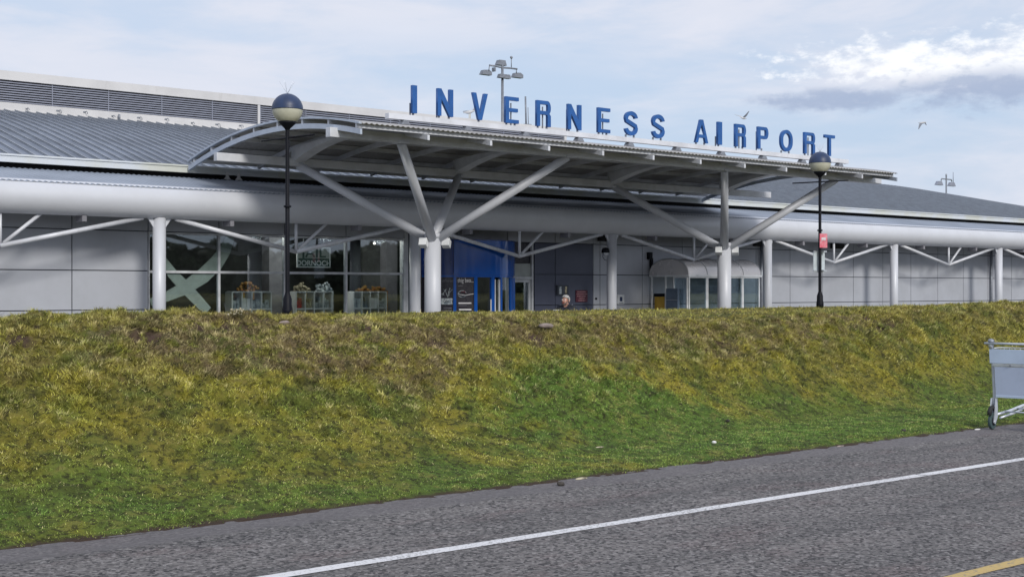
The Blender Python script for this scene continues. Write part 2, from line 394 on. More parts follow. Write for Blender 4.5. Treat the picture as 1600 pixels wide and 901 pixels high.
# asphalt
def asphalt(name, dark=1., edge=False):
    m = bpy.data.materials.new(name); m.use_nodes = True; t = m.node_tree; b = t.nodes['Principled BSDF']
    pos = nd(t, 'ShaderNodeNewGeometry').outputs['Position']
    sp = nd(t, 'ShaderNodeSeparateXYZ'); t.links.new(pos, sp.inputs[0])
    big = noise(t, mapping(t, pos, (.5, 1.3, 1)), .9, 5, .6)
    pink = noise(t, mapping(t, pos, (.6, 1.2, 1), (5, 5, 0)), 1.6, 5, .65)
    vo = nd(t, 'ShaderNodeTexVoronoi'); vo.inputs['Scale'].default_value = 48; t.links.new(pos, vo.inputs['Vector'])
    sv = nd(t, 'ShaderNodeSeparateColor'); t.links.new(vo.outputs['Color'], sv.inputs[0])
    mid = noise(t, pos, 22, 6, .8)
    c = mix(t, mapr(t, big, .35, .65), (.160, .154, .155), (.225, .212, .210))
    c = mix(t, mapr(t, pink, .5, .68, 0, .6), c, (.205, .165, .165))
    g = mth(t, 'ADD', mth(t, 'MULTIPLY', sv.outputs[0], .55), mth(t, 'MULTIPLY', mid, .9))
    c = mix(t, mapr(t, g, .42, .80, .90, 0), c, (.026, .026, .032))
    c = mix(t, mapr(t, g, .86, 1.04, 0, .7), c, (.40, .38, .38))
    wp = noise(t, mapping(t, pos, (.12, 2.6, 1), (3, 3, 0)), 1.0, 4, .6)
    c = mix(t, mapr(t, wp, .52, .68, 0, .35), c, (.085, .083, .088))
    st = noise(t, mapping(t, pos, (1, 1.6, 1), (8, 2, 0)), 1.1, 6, .7)
    c = mix(t, mapr(t, st, .60, .70, 0, .45), c, (.07, .068, .07)); c = mix(t, mapr(t, st, .42, .30, 0, .4), c, (.25, .235, .23))
    # the worn fine-grained margin beside the grass
    ed = mapr(t, mth(t, 'ADD', sp.outputs[1], mth(t, 'MULTIPLY', noise(t, pos, 2.5, 4), .35)), 8.28, 8.40)
    c = mix(t, mth(t, 'MULTIPLY', ed, .62), c, (.175, .165, .175))
    c = mix(t, 1., c, (dark,) * 3, 'MULTIPLY')
    t.links.new(c, b.inputs['Base Color']); b.inputs['Roughness'].default_value = .85; b.inputs['Specular IOR Level'].default_value = .3
    bn = nd(t, 'ShaderNodeBump'); bn.inputs['Strength'].default_value = 1.; bn.inputs['Distance'].default_value = .022
    t.links.new(g, bn.inputs['Height']); t.links.new(bn.outputs[0], b.inputs['Normal'])
    return m
M['asphalt'] = asphalt('asphalt')
M['paving'] = mat('forecourt_paving', (.20, .20, .20), .8, 0, .2, 1.5)
M['field'] = mat('far_grass', (.07, .10, .03), .9, 0, .3, .1)
def paint(name, col):
    m = bpy.data.materials.new(name); m.use_nodes = True; t = m.node_tree; b = t.nodes['Principled BSDF']
    pos = nd(t, 'ShaderNodeNewGeometry').outputs['Position']
    n = noise(t, pos, 38, 6, .8); n2 = noise(t, mapping(t, pos, (.6, 1, 1)), 2.0, 3)
    w = mapr(t, mth(t, 'ADD', n, mth(t, 'MULTIPLY', n2, .35)), .50, .62, 1, 0)
    c = mix(t, mapr(t, mth(t, 'ADD', n, mth(t, 'MULTIPLY', n2, .25)), .64, .74, 0, .85), col, (.17, .165, .165))
    t.links.new(c, b.inputs['Base Color']); b.inputs['Roughness'].default_value = .7
    return m
M['wline'] = paint('worn_white_paint', (.66, .66, .68)); M['yline'] = paint('worn_yellow_paint', (.50, .36, .13))

struct(MB().add([(-900, -900, -.32), (1500, -900, -.32), (1500, 1500, -.32), (-900, 1500, -.32)], [(0, 1, 2, 3)]).build('ground', 'field'))
struct(MB().box((-80, -30, -.30), (140, 8.75, 0)).build('road', 'asphalt'))
struct(MB().box((-60, 21.2, -.31), (140, 30.3, -.25)).build('forecourt_pavement', 'paving'))
def line(name, m, Y, w, segs):
    b = MB()
    for x0, x1 in segs:
        n = int((x1 - x0) / .12); lo = []; hi = []
        for i in range(n + 1):
            x = x0 + (x1 - x0) * i / n
            lo.append((x, Y - w / 2 + random.uniform(-.004, .004), .004)); hi.append((x, Y + w / 2 + random.uniform(-.004, .004), .004))
        b.sheet([lo, hi])
    return struct(b.build(name, m))
gx = P(1440, 745, 6.77).x
line('white_road_line', 'wline', 6.77, .115, [(-20, gx - .012), (gx + .012, 60)])
line('yellow_road_line', 'yline', 4.25, .10, [(-20, 60)])

# embankment
xs = np.concatenate([np.arange(-12, 2.2, .25), np.arange(2.2, 23.5, .027), np.arange(23.5, 64, .25)])
ys = np.concatenate([np.arange(8.50, 13.2, .027), np.arange(13.2, 22.2, .2)])
GX, GY = np.meshgrid(xs, ys); GZ = bank(GX, GY)
GZ[0] = -.05; BA = bare(GX, GY); GZ = GZ - .05 * BA * (GZ > .3)
idx = np.arange(GX.size).reshape(GX.shape)
F = np.stack([idx[:-1, :-1], idx[:-1, 1:], idx[1:, 1:], idx[1:, :-1]], -1).reshape(-1, 4)
M['turf'] = ground_nodes('turf'); M['blade'] = ground_nodes('grass_blade', True)
emb = struct(np_mesh('embankment', np.stack([GX, GY, GZ], -1).reshape(-1, 3), F, M['turf'], {'bare': BA.ravel()}, True))
# grass blades
def grass(n, x0, x1, y0, y1, hs, ws, far=False):
    X = RNG.uniform(x0, x1, n); Y = RNG.uniform(y0, y1, n)
    edge = Y0 + .04 + .10 * fbm(X * 2.2, X * 0, 2, 3) + .10 * fbm(X * 14, X * 0, 3, 4) + RNG.normal(0, .018, n)
    keep = (RNG.random(n) > bare(X, Y) * .93) & (Y > edge)
    tuft = fbm(X * 4.5, Y * 5, 3, 51)
    keep &= RNG.random(n) < np.clip(.75 + tuft * 2.2, .25, 1)
    X = X[keep]; Y = Y[keep]; tuft = tuft[keep]; n = len(X); Z = bank(X, Y) - .005
    up = sstep((Z - .15) / .8)
    H = hs * (.50 + .60 * up * (1 + 1.8 * np.clip(tuft, -.3, .5))) * RNG.uniform(.4, 1.4, n)
    a = RNG.uniform(0, 2 * np.pi, n); w = ws * RNG.uniform(.6, 1.4, n)
    lx = RNG.normal(0, .6, n) + 1.2 * fbm(X * 6, Y * 6, 2, 91); ly = -.3 * up + RNG.normal(0, .6, n) + 1.2 * fbm(X * 6, Y * 6, 2, 95)
    b0 = np.stack([X - np.cos(a) * w, Y - np.sin(a) * w, Z], -1); b1 = np.stack([X + np.cos(a) * w, Y + np.sin(a) * w, Z], -1)
    tp = np.stack([X + lx * H, Y + ly * H, Z + H * RNG.uniform(.3, 1, n)], -1)
    V = np.stack([b0, b1, tp], 1).reshape(-1, 3); F = np.arange(n * 3).reshape(n, 3)
    return V, F, np.repeat(RNG.random(n), 3)
parts = [grass(620000, 2.2, 16, Y0 - .05, 12.7, .036, .0042), grass(170000, 16, 24, Y0 - .05, 12.9, .042, .006),
         grass(25000, -6, 2.2, Y0, 12.6, .06, .008), grass(60000, 24, 45, Y0, 13, .06, .009), grass(60000, 3, 40, 12.7, 20.5, .05, .008)]
def tufts(n, x0, x1, y0, y1):
    X = RNG.uniform(x0, x1, n); Y = RNG.uniform(y0, y1, n); up = sstep((bank(X, Y) - .35) / .7); k = RNG.random(n) < (.0 + 1.0 * up); X = X[k]; Y = Y[k]; n = len(X)
    m = 46; kind = np.repeat(RNG.choice([.05, .35, .75, .97], n, p=[.3, .3, .2, .2]), m); R_ = np.repeat(RNG.uniform(.022, .055, n), m); X = np.repeat(X, m); Y = np.repeat(Y, m); N_ = n * m
    a = RNG.uniform(0, 2 * np.pi, N_); q = np.sqrt(RNG.random(N_)) * R_; bx = X + q * np.cos(a); by = Y + q * np.sin(a); bz = bank(bx, by) - .01
    H = R_ * RNG.uniform(.6, 1.5, N_); out = q / R_ * .9; w = .0032; c = a + np.pi / 2
    b0 = np.stack([bx - np.cos(c) * w, by - np.sin(c) * w, bz], -1); b1 = np.stack([bx + np.cos(c) * w, by + np.sin(c) * w, bz], -1)
    H = H * .85
    tp = np.stack([bx + np.cos(a) * out * H + RNG.normal(0, .3, N_) * H, by + np.sin(a) * out * H - .3 * H, bz + H], -1)
    return np.stack([b0, b1, tp], 1).reshape(-1, 3), np.arange(N_ * 3).reshape(N_, 3), np.repeat(np.clip(kind + RNG.normal(0, .08, N_), 0, 1), 3)
parts.append(tufts(4200, 2.4, 16, 8.9, 12.6)); parts.append(tufts(1200, 16, 24, 9.2, 12.8))
o_ = 0; Vs = []; Fs = []; Rs = []
for V_, F_, R_ in parts: Vs.append(V_); Fs.append(F_ + o_); Rs.append(R_); o_ += len(V_)
gr_ = np_mesh('grass', np.concatenate(Vs), np.concatenate(Fs), M['blade'], {'rnd': np.concatenate(Rs)})
tag(gr_, 'mossy green and straw coloured grass covering the embankment', 'grass', kind='stuff')

# ================================================================== TERMINAL BUILDING
YC = 28.7          # column line
YW = 30.1          # wall plane
BX0, BX1 = -8.0, 92.0
bld = thing('terminal_building', (30, YW, -.25), 'long low grey airport terminal with silver tube eaves and ribbed metal roof', 'building')
ze = lambda v: E + v
ZS = [ze(v) for v in (-1.42, -.50, .42, 1.36, 2.70)]
PX = [12.1 + 1.86 * k for k in range(-11, 44)]
def panels(x0, x1, z0, z1, m, name='wall_cladding', back=True, Yw=YW, zs=ZS):
    b = MB(); g = .012
    X_ = [x0] + [x for x in PX if x0 + .05 < x < x1 - .05] + [x1]; Z_ = [z0] + [z for z in zs if z0 + .03 < z < z1 - .03] + [z1]
    for i in range(len(X_) - 1):
        for j in range(len(Z_) - 1): b.box((X_[i] + g, Yw, Z_[j] + g), (X_[i + 1] - g, Yw + .06, Z_[j + 1] - g))
    o = b.build(name, m, bld)
    if back: MB().box((x0, Yw + .045, z0), (x1, Yw + .16, z1)).build('wall_backing', 'joint', bld)
    return o
WX0, WX1 = 13.96, 21.42
ZT = ze(2.62)
panels(BX0, WX0, -.25, ZT, 'panel'); panels(WX0, WX1, ZS[3], ZT, 'panel'); panels(WX1 + .28, 28.55, ZS[3], ZT, 'panel')
panels(28.55, BX1, -.25, ZT, 'panel')
panels(26.15, 28.55, -.25, ZS[3] - .004, 'panel_dark', 'dark_wall_cladding')
MB().box((WX1, YW - .03, -.25), (WX1 + .12, YW + .2, ZT)).build('corner_post', 'frame', bld)
MB().box((WX1 + .12, YW + .02, -.25), (WX1 + .28, YW + .2, ZT)).build('corner_post', 'joint', bld)
# solid body behind, ends, back
MB().box((BX0, YW + .17, ze(2.5)), (BX1, 38.5, ze(2.62))).build('ceiling_deck', 'soffit', bld)
MB().box((BX0 - .2, YW, -.25), (BX0, 56, ze(2.1))).build('side_wall', 'panel', bld)
MB().box((BX1, YW, -.25), (BX1 + .2, 56, ze(2.1))).build('side_wall', 'panel', bld)
MB().box((BX0, 55.8, -.25), (BX1, 56, ze(2.1))).build('rear_wall', 'panel', bld)
# shop room behind the glazing
rb = MB(); rx0, rx1, ry1 = WX0 - .4, WX1 + 3.9, 37.0
rb.box((rx0 - .1, YW + .17, -.25), (rx0, ry1, ze(2.5))).box((rx1, YW + .3, -.25), (rx1 + .1, ry1, ze(2.5))).box((rx0, ry1, -.25), (rx1, ry1 + .1, ze(2.5)))
rb.build('room_wall', 'room', bld)
MB().box((rx0, YW + .17, ze(1.75)), (rx1, ry1, ze(1.80))).build('room_ceiling', 'room', bld)
MB().box((rx0, YW + .05, -.27), (rx1, ry1, -.24)).build('room_floor', 'room', bld)
# windows: four bays, two panes high, low sill rail
ZB, ZM, ZTOP = ze(-.86), ze(.40), ze(1.30)
WXs = [WX0 + 1.86 * k for k in range(5)]; WXs[-1] = WX1
MB().box((WX0, YW + .02, -.25), (WX1, YW + .14, ZB - .40)).build('window_plinth', 'panel', bld)
for k in range(4):
    a, b_ = WXs[k], WXs[k + 1]
    fr = MB(); t_ = .028
    fr.box((a, YW - .03, ZB - .4), (a + t_, YW + .07, ZS[3])); fr.box((b_ - t_, YW - .03, ZB - .4), (b_, YW + .07, ZS[3]))
    for z0, z1 in ((ZB - .03, ZB + .03), (ZM - .03, ZM + .03), (ZTOP, ZTOP + .05)): fr.box((a + t_, YW - .025, z0), (b_ - t_, YW + .065, z1))
    f = fr.build('window', 'frame', bld)
    for z0, z1 in ((ZB - .4, ZB - .03), (ZB + .03, ZM - .03), (ZM + .03, ZTOP)):
        MB().box((a + t_, YW + .015, z0), (b_ - t_, YW + .027, z1)).build('pane', 'glass', f)
# saltire film on the first pane
def ribbon(pts, w, Y):
    pts = [Vector((p.x, 0, p.z)) for p in pts]; lo = []; hi = []
    for i, p in enumerate(pts):
        d = (pts[min(i + 1, len(pts) - 1)] - pts[max(0, i - 1)]).normalized(); n_ = Vector((-d.z, 0, d.x)) * w[i] / 2
        lo.append((p.x - n_.x, Y, p.z - n_.z)); hi.append((p.x + n_.x, Y, p.z + n_.z))
    return lo, hi
sb = MB()
lo, hi = ribbon([P(x, y, YW) for x, y in ((236, 472), (262, 463), (290, 450), (318, 431), (338, 412), (352, 392), (362, 370))], [.18, .24, .32, .38, .38, .32, .22], YW + .033); sb.sheet([lo, hi])
lo, hi = ribbon([P(x, y, YW) for x, y in ((252, 400), (270, 427), (291, 449), (309, 468), (326, 486))], [.16, .26, .30, .28, .24], YW + .036); sb.sheet([lo, hi])
sb.build('window_film', 'palegreen', bld)
# tube, flashing, gutter
cz = ze(1.97); r_ = .375
tb = MB(); tb.path([(x, YC, cz) for x in np.arange(BX0, BX1 + .1, 1.0)], r_, 64); tube_ = tb.build('eaves_tube', 'silver', bld)
for k in range(-2, 11):
    x = 13.58 + 7.2 * k + 1.2
    MB().tube((x - .03, YC, cz), (x + .03, YC, cz), r_ + .003, n=64, caps=False).build('tube_joint_band', 'silver', tube_)
def corrug(b, prof, x0, x1, per, amp, thick=.012):
    """profile points (Y, z, nY, nz) swept along X as a corrugated sheet"""
    n = int((x1 - x0) / per * 6); 
    rows = []
    for side in (0, 1):
        rr = []
        for (y, z, ny, nz) in prof:
            rr.append([(x0 + (x1 - x0) * i / n, y + ny * (amp * math.sin(2 * math.pi * i / 6) - side * thick), z + nz * (amp * math.sin(2 * math.pi * i / 6) - side * thick)) for i in range(n + 1)])
        b.sheet(rr, True); rows.append(rr)
    for e in (0, -1): b.sheet([rows[0][e], rows[1][e]])
corrug_b = MB(); corrug(corrug_b, [(28.46, ze(2.285), 0, 1), (30.42, ze(2.72), 0, 1)], BX0, BX1, .13, .009); corrug_b.build('eaves_flashing', 'strip', bld)
MB().box((BX0, 28.62, ze(2.20)), (BX1, 28.8, ze(2.29))).build('flashing_support', 'dark', bld)
g_ = MB(); g_.box((BX0, 30.44, ze(2.845)), (BX1, 30.60, ze(3.02))).box((BX0, 30.41, ze(2.99)), (BX1, 30.435, ze(3.03))); g_.build('gutter', 'gutter', bld)
MB().box((BX0, 30.75, ze(2.6)), (BX1, 30.8, ze(2.97))).build('eaves_gap_shade', 'dark', bld)  # dark strip put in for the shade under the gutter
# roof
YR = 38.8; KR = YR / 42.9                  # plane of the plant screen on the ridge
def ridge(X):
    z = .1315 * YR
    return z if X < 60 * KR else z - .0042 * (X - 60 * KR) ** 2
def roofz(X, Y):
    t = (Y - 30.5) / (YR - 30.5)
    return ze(3.0 + (ridge(X) - 3.0) * t + .10 * math.sin(math.pi * t))
rX = np.linspace(BX0, BX1, 101); rY = np.linspace(30.5, YR, 9)
rm = MB(); rm.sheet([[(x, y, roofz(x, y)) for x in rX] for y in rY], True)
rm.sheet([[(x, YR, roofz(x, YR)) for x in rX], [(x, 56.3, ze(2.2)) for x in rX]], True)
roof = rm.build('roof', 'roof', bld)
sm_ = MB(); x = BX0 + .2
while x < BX1:
    pts = [Vector((x, y, roofz(x, y) + .022)) for y in np.linspace(30.5, YR - .05, 6)]
    for i in range(5): sm_.bar(pts[i], pts[i + 1], .024, .040)
    x += .31
sm_.build('standing_seams', 'seam', roof)
# louvred plant screen on the ridge
LX1 = 39.1 * KR; YL = YR
zu0, zu1, zl1, zf1 = ze(5.00), ze(.1373 * YR), ze(.1538 * YR), ze(.1605 * YR)
MB().box((BX0, YL, zu0), (LX1, YL + .1, zu1)).build('screen_upstand', 'white', bld)
MB().box((BX0, YL - .06, ze(5.06)), (LX1, YL - .003, ze(5.11))).build('screen_flashing', 'white', bld)
MB().box((BX0, YL + .16, zu1), (LX1, YL + .2, zl1)).build('louvre_backing', 'dark', bld)
sl = MB(); ns_ = 9
for k in range(ns_):
    z = zu1 + .015 + (zl1 - zu1 - .02) / ns_ * k; sl.prism([(BX0, YL + .02, z), (BX0, YL + .035, z + .004), (BX0, YL + .11, z + .046), (BX0, YL + .095, z + .052), (BX0, YL + .02, z + .030)], (LX1 - BX0, 0, 0))
sl.build('louvre_slats', 'slat', bld)
for k in range(-5, 14):
    x = 16.6 * KR + 1.9 * KR * k
    if x < LX1: MB().box((x - .010, YL + .005, zu1), (x + .010, YL + .03, zl1)).build('louvre_mullion', 'slat', bld)
xq = P(404, 0, YL).x; MB().box((xq - .04, YL - .03, zu1), (xq + .04, YL + .02, zl1)).build('louvre_post', 'white', bld)
MB().box((LX1 - .12, YL - .02, ze(5.05)), (LX1 + .0, YL + 2.4, zl1)).build('screen_corner', 'white', bld)
MB().box((BX0, YL - .04, zl1), (LX1 + .02, YL + 2.5, zf1)).build('screen_fascia', 'white', bld)
for i, px in enumerate([42, 92, 133, 176, 218, 260, 300, 340, 376]):
    p = P(px, 0, YL); h = zu0 + .19 + .025 * ((i * 7) % 3); b = MB(); q_ = .5 + .25 * ((i * 5) % 3)
    b.path([(p.x, YL - .02, h), (p.x, YL - .10, h + .015), (p.x + .02, YL - .13, h - .02), (p.x + .02, YL - .13, h - .09 * q_)], .011, 8)
    b.box((p.x - .08 * q_, YL - .02, h - .02), (p.x + .01, YL - .001, h + .02)); b.build('pipe_bracket', 'galv', bld)
p = P(184, 0, YL); MB().tube((p.x, YL - .1, ze(5.08)), (p.x, YL - .1, ze(5.25)), .035).build('vent_pipe', 'galv', bld)
# clips in the eaves gap
for px in (355, 373):
    p = P(px, 0, 30.42); MB().prism([(p.x - .10, 30.40, ze(2.73)), (p.x + .10, 30.40, ze(2.73)), (p.x + .035, 30.40, ze(2.80)), (p.x + .03, 30.40, ze(2.90)), (p.x - .03, 30.40, ze(2.90)), (p.x - .035, 30.40, ze(2.80))], (0, .03, 0)).build('eaves_clip', 'white', bld)
# columns and V braces
for k in range(-2, 7):
    x = 13.58 + 7.2 * k
    MB().tube((x, YC, -.25), (x, YC, cz - r_ + .02), .148, n=40).build('column', 'silver', bld)
    for s in (-1, 1): MB().prism([(x + s * .14, YC - .02, ze(1.38)), (x + s * .14, YC - .02, ze(1.62)), (x + s * .30, YC - .02, ze(1.62))], (0, .04, 0)).build('column_gusset', 'silver', bld)
    m_ = x + 3.6; zl = ze(.90); zt = ze(1.60)
    b = MB(); b.tube((x + .40, YC, zt), (m_, YC, zl), .052, n=16); b.build('brace', 'steel', bld)
    b = MB(); b.tube((x + 6.8, YC, zt), (m_, YC, zl + .002), .052, n=16); b.build('brace', 'steel', bld)
    b = MB(); b.tube((m_, YC, zl), (m_, YC, zt + .04), .040, n=12); b.build('brace_strut', 'steel', bld)
    b = MB(); b.tube((m_ + .07, YC, zl + .06), (m_ + .88, YC, zt + .02), .040, n=12); b.build('brace_strut', 'steel', bld)
    for q in (1.8, 5.4): MB().box((x + q - .05, YC - .1, ze(1.47)), (x + q + .05, YC + .25, ze(1.66))).build('tube_bracket', 'soffit', bld)
# downpipes
for px in (1190, 1549):
    p = P(px, 0, YW - .08); MB().tube((p.x, YW - .08, -.25), (p.x, YW - .08, ze(2.0)), .05, n=14).build('downpipe', 'galv', bld)
# soffit boxes in the top band of the wall
for px in (948, 1188, 1308, 1598):
    p = P(px, 0, YW - .05); MB().box((p.x - .35, YW - .12, ze(1.46)), (p.x + .35, YW - .002, ze(1.64))).build('soffit_vent', 'dark', bld)

# blue drum entrance
dc, dy, dr = 23.6, YW + .5, 1.7
ent = thing('entrance_drum', (dc, YW, -.25), 'glossy blue curved entrance lobby bulging from the terminal wall', 'entrance')
def arc(a0, a1, r, z0, z1, th, n=20):
    """curved slab; angle 0 = towards -X, 90 = towards the viewer, 180 = +X"""
    b = MB(); o_ = [];i_ = []
    for k in range(n + 1):
        a = R(a0 + (a1 - a0) * k / n); ux, uy = -math.cos(a), -math.sin(a)
        o_.append((dc + ux * r, dy + uy * r)); i_.append((dc + ux * (r - th), dy + uy * (r - th)))
    rows = [[(x, y, z0) for x, y in o_], [(x, y, z1) for x, y in o_], [(x, y, z1) for x, y in i_], [(x, y, z0) for x, y in i_], [(x, y, z0) for x, y in o_]]
    for q in range(4): b.sheet([rows[q], rows[q + 1]], q in (0, 2))
    for e in (0, -1): b.add([rows[j][e] for j in range(4)], [(0, 1, 2, 3)])
    return b
def ang(px):
    best = (9e9, 0)
    for a10 in range(200, 1290):
        a = R(a10 / 10); x, y = dc - math.cos(a) * dr, dy - math.sin(a) * dr
        u = 800 + 2100 * (x * ST - y * CT) / (x * CT + y * ST); best = min(best, (abs(u - px), a10 / 10))
    return best[1]
ZD = ze(.37)
A0, A1, A2, A3, A4, A5, A6 = [ang(v) for v in (683, 709, 713, 741, 746, 768, 773)]
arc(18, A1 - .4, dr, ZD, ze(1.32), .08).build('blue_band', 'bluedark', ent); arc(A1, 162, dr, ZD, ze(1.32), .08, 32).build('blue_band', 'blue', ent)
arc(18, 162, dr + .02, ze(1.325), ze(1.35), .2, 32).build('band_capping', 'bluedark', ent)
arc(18, 162, dr - .02, ZD - .06, ZD - .003, .14, 32).build('door_head', 'blue', ent)
arc(18, 162, dr - .09, ze(.43), ze(1.3), .02, 32).build('band_lining', 'dark', ent)
arc(18, A1 - .6, dr - .03, -.25, ZD - .064, .03).build('poster_panel', 'poster', ent)
arc(A2 + .2, A3 - .2, dr - .03, -.25, ZD - .064, .03).build('poster_panel', 'poster', ent)
for a0, a1 in ((A1 - .4, A2), (A3, A4), (A5, A6), (ang(783), ang(785)), (ang(799), ang(799) + 4), (140, 144)):
    arc(a0, a1, dr, -.25, ZD - .064, .08, 3).build('door_post', 'blue', ent)
for a0, a1 in ((A4 + .2, A5 - .2), (A6 + .2, ang(783) - .2), (ang(785) + .2, ang(799) - .2)):
    arc(a0, a1, dr - .05, -.25, ZD - .066, .012, 6).build('door_glass', 'glass', ent)
for a0 in (ang(774), ang(781)): arc(a0, a0 + 1.6, dr - .03, -.25, ZD - .12, .05, 2).build('door_rail', 'frame', ent)
arc(ang(766), ang(767.5), dr + .02, -.25, ze(-.30), .03, 2).build('door_handle', 'frame', ent)
MB().box((21.8, YW + 2.6, -.25), (26.0, YW + 2.7, ze(2.4))).build('inner_wall', 'room', ent)
def on_arc(a, z, r=dr - .022): a = R(a); return Vector((dc - math.cos(a) * r, dy - math.sin(a) * r, z))
def arc_text(name, s, size, a0, z, mt, parent, sx=1.):
    me = text_mesh(s, size, 0.0015); me.materials.append(M[mt])
    for v in me.vertices:
        a = a0 + math.degrees(v.co.x * sx / dr); q = on_arc(a, z + v.co.y, dr - .022 + v.co.z); v.co = q - absloc(parent)
    o = bpy.data.objects.new(name, me); COL.objects.link(o); o.parent = parent; return o
arc_text('poster_lettering', 'a difference', .13, ang(686), ze(.17), 'greytext', ent, .8)
arc_text('poster_lettering', 'thig beo...', .165, A2 + 1.2, ze(.17), 'whitetext', ent, .70)
def arc_rows(a0, a1, rows_, mt, nm='poster_mark'):
    for z, h, b0, b1 in rows_: arc(a0 + (a1 - a0) * b0, a0 + (a1 - a0) * b1, dr - .022, ze(z), ze(z + h), .006, 6).build(nm, mt, ent)
arc_rows(A2, A3, [(.06, .018, .1, .38)], 'greytext'); arc_rows(A2, A3, [(-.42, .035, .12, .85), (-.60, .04, .15, .85), (-.78, .035, .1, .8)], 'whitetext'); arc_rows(A2, A3, [(-.475, .012, .12, .6), (-.66, .012, .3, .75)], 'greytext')
ap0, ap1 = ang(686), A1 - .6
arc_rows(ap0, ap1, [(-.44, .17, .1, .95)], 'goods'); arc_rows(ap0, ap1, [(-.55, .02, .3, .9), (-.62, .02, .2, .9), (-.72, .02, .3, .9)], 'greytext')
arc_text('poster_lettering', 'ON TIE', .11, ap0 + (ap1 - ap0) * .28, ze(-.39), 'poster', ent, .9)
def arc_stroke(pts, w, mt, nm):
    MB().path([on_arc(a, ze(z)) for a, z in pts], w, 6).build(nm, mt, ent)
for pts in ([(.2, -.22), (.35, -.10), (.5, -.02)], [(.3, -.02), (.45, -.08), (.6, -.22)], [(.62, -.24), (.68, -.1), (.78, .02)], [(.70, -.2), (.75, -.1), (.95, -.03)], [(.1, -.2), (.2, -.14), (.35, -.18)]):
    arc_stroke([(ap0 + (ap1 - ap0) * q, z) for q, z in pts], .009, 'goods', 'poster_drawing')
c0, z0_ = A2 + (A3 - A2) * .33, -.15
arc_stroke([(c0 + 4 * math.cos(t), z0_ + .09 * math.sin(t)) for t in np.linspace(.3, 5.6, 16)], .009, 'goods', 'poster_drawing')
arc_stroke([(c0 - 4, -.13), (c0 - 2, -.17), (c0 + 3, -.19), (c0 + 8, -.16), (c0 + 11, -.15)], .010, 'whitetext', 'poster_drawing')
arc_stroke([(c0 - 1, -.10), (c0 + 2, -.08), (c0 + 3, -.13)], .020, 'maroon', 'poster_drawing')

# side door with pale frame and transom
dr_ = thing('side_door', (25.75, YW, -.25), 'glazed door in a pale grey frame right of the blue entrance', 'door')
xa, xb = 25.12, 26.13
f = MB(); f.box((xa, YW - .02, -.25), (xa + .06, YW + .12, ZS[3] - .01)).box((xb - .10, YW - .02, -.25), (xb - .03, YW + .12, ZS[3] - .01)).box((xa + .06, YW - .02, ZD - .10), (xb - .10, YW + .12, ZD - .02))
f.build('door_frame', 'frame', dr_)
MB().box((xa + .06, YW + .03, ZD - .015), (xb - .10, YW + .07, ZD + .36)).build('transom_panel', 'palegreen', dr_)
MB().box((xa + .06, YW + .05, ZD + .365), (xb - .10, YW + .09, ZS[3] - .012)).build('transom_panel', 'poster', dr_)
lf = MB(); lf.box((xa + .07, YW + .02, -.22), (xa + .15, YW + .07, ZD - .11)).box((xb - .19, YW + .02, -.22), (xb - .11, YW + .07, ZD - .11)).box((xa + .15, YW + .02, ZD - .19), (xb - .19, YW + .07, ZD - .11)).box((xa + .15, YW + .02, -.22), (xb - .19, YW + .07, 0.))
lf = lf.build('door_leaf', 'frame', dr_)
MB().box((xa + .15, YW + .035, 0.0), (xb - .19, YW + .045, ZD - .19)).build('door_pane', 'glass', lf)
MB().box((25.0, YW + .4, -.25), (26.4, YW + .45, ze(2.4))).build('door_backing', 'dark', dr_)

# wall fixtures
def plate(name, px0, px1, py0, py1, Y, m, label, cat, th=.03, bevel=0):
    a = P((px0 + px1) / 2, py1, Y); b0, b1 = P(px0, py0, Y), P(px1, py1, Y)
    o = MB().box((b0.x, Y - th, a.z), (b1.x, Y - .002, a.z + (py1 - py0) / 2100 * (Y / (ST - ((px0 + px1) / 2 - 800) / 2100 * CT)))).build(name, m, None, bevel)
    if label: tag(o, label, cat)
    return o
nb = thing('notice_case', P(878, 461, YW), 'small dark glazed notice case on the dark wall behind the man', 'notice case')
a, b_ = P(869, 461, YW), P(886, 446, YW)
z0, z1 = nb.location.z, nb.location.z + .30
MB().box((a.x, YW - .07, z0), (b_.x, YW - .002, z1)).build('case_body', 'joint', nb)
MB().box((a.x + .06, YW - .074, z0 + .04), (a.x + .16, YW - .071, z1 - .04)).build('case_paper', 'goods', nb); MB().box((b_.x - .15, YW - .074, z0 + .04), (b_.x - .07, YW - .071, z1 - .04)).build('case_paper', 'beige', nb)
ms = thing('wall_notice', P(908, 471.5, YW), 'maroon notice board with rows of pink lettering on the dark wall', 'sign')
a, b_ = P(899, 471, YW), P(917, 471, YW); z0 = ms.location.z; z1 = z0 + .36
MB().box((a.x, YW - .03, z0), (b_.x, YW - .002, z1)).build('notice_board', 'maroon', ms)
for i, (q0, q1) in enumerate(((.12, .88), (.06, .95), (.1, .86), (.25, .75), (.2, .8))):
    b = MB(); w = b_.x - a.x; x = a.x + q0 * w; z = z1 - .05 - .066 * i
    while x < a.x + q1 * w:
        l = random.uniform(.02, .06); b.box((x, YW - .034, z - .015), (min(x + l, a.x + q1 * w), YW - .031, z + .010)); x += l + .012
    b.build('notice_lettering', 'pinktext', ms)
ep = thing('call_point', P(968.5, 475, YW), 'white square call box with dark screen on the pale wall', 'call box')
a, b_ = P(963, 475, YW), P(974, 475, YW); z0 = ep.location.z
MB().box((a.x, YW - .05, z0), (b_.x, YW - .002, z0 + .30)).build('box_body', 'shelf', ep, .01)
MB().box((a.x + .10, YW - .056, z0 + .09), (b_.x - .10, YW - .052, z0 + .23)).build('box_screen', 'navy', ep)
MB().box((a.x + .05, YW - .055, z0 + .03), (b_.x - .05, YW - .052, z0 + .045)).build('box_label', 'bluegrey', ep)
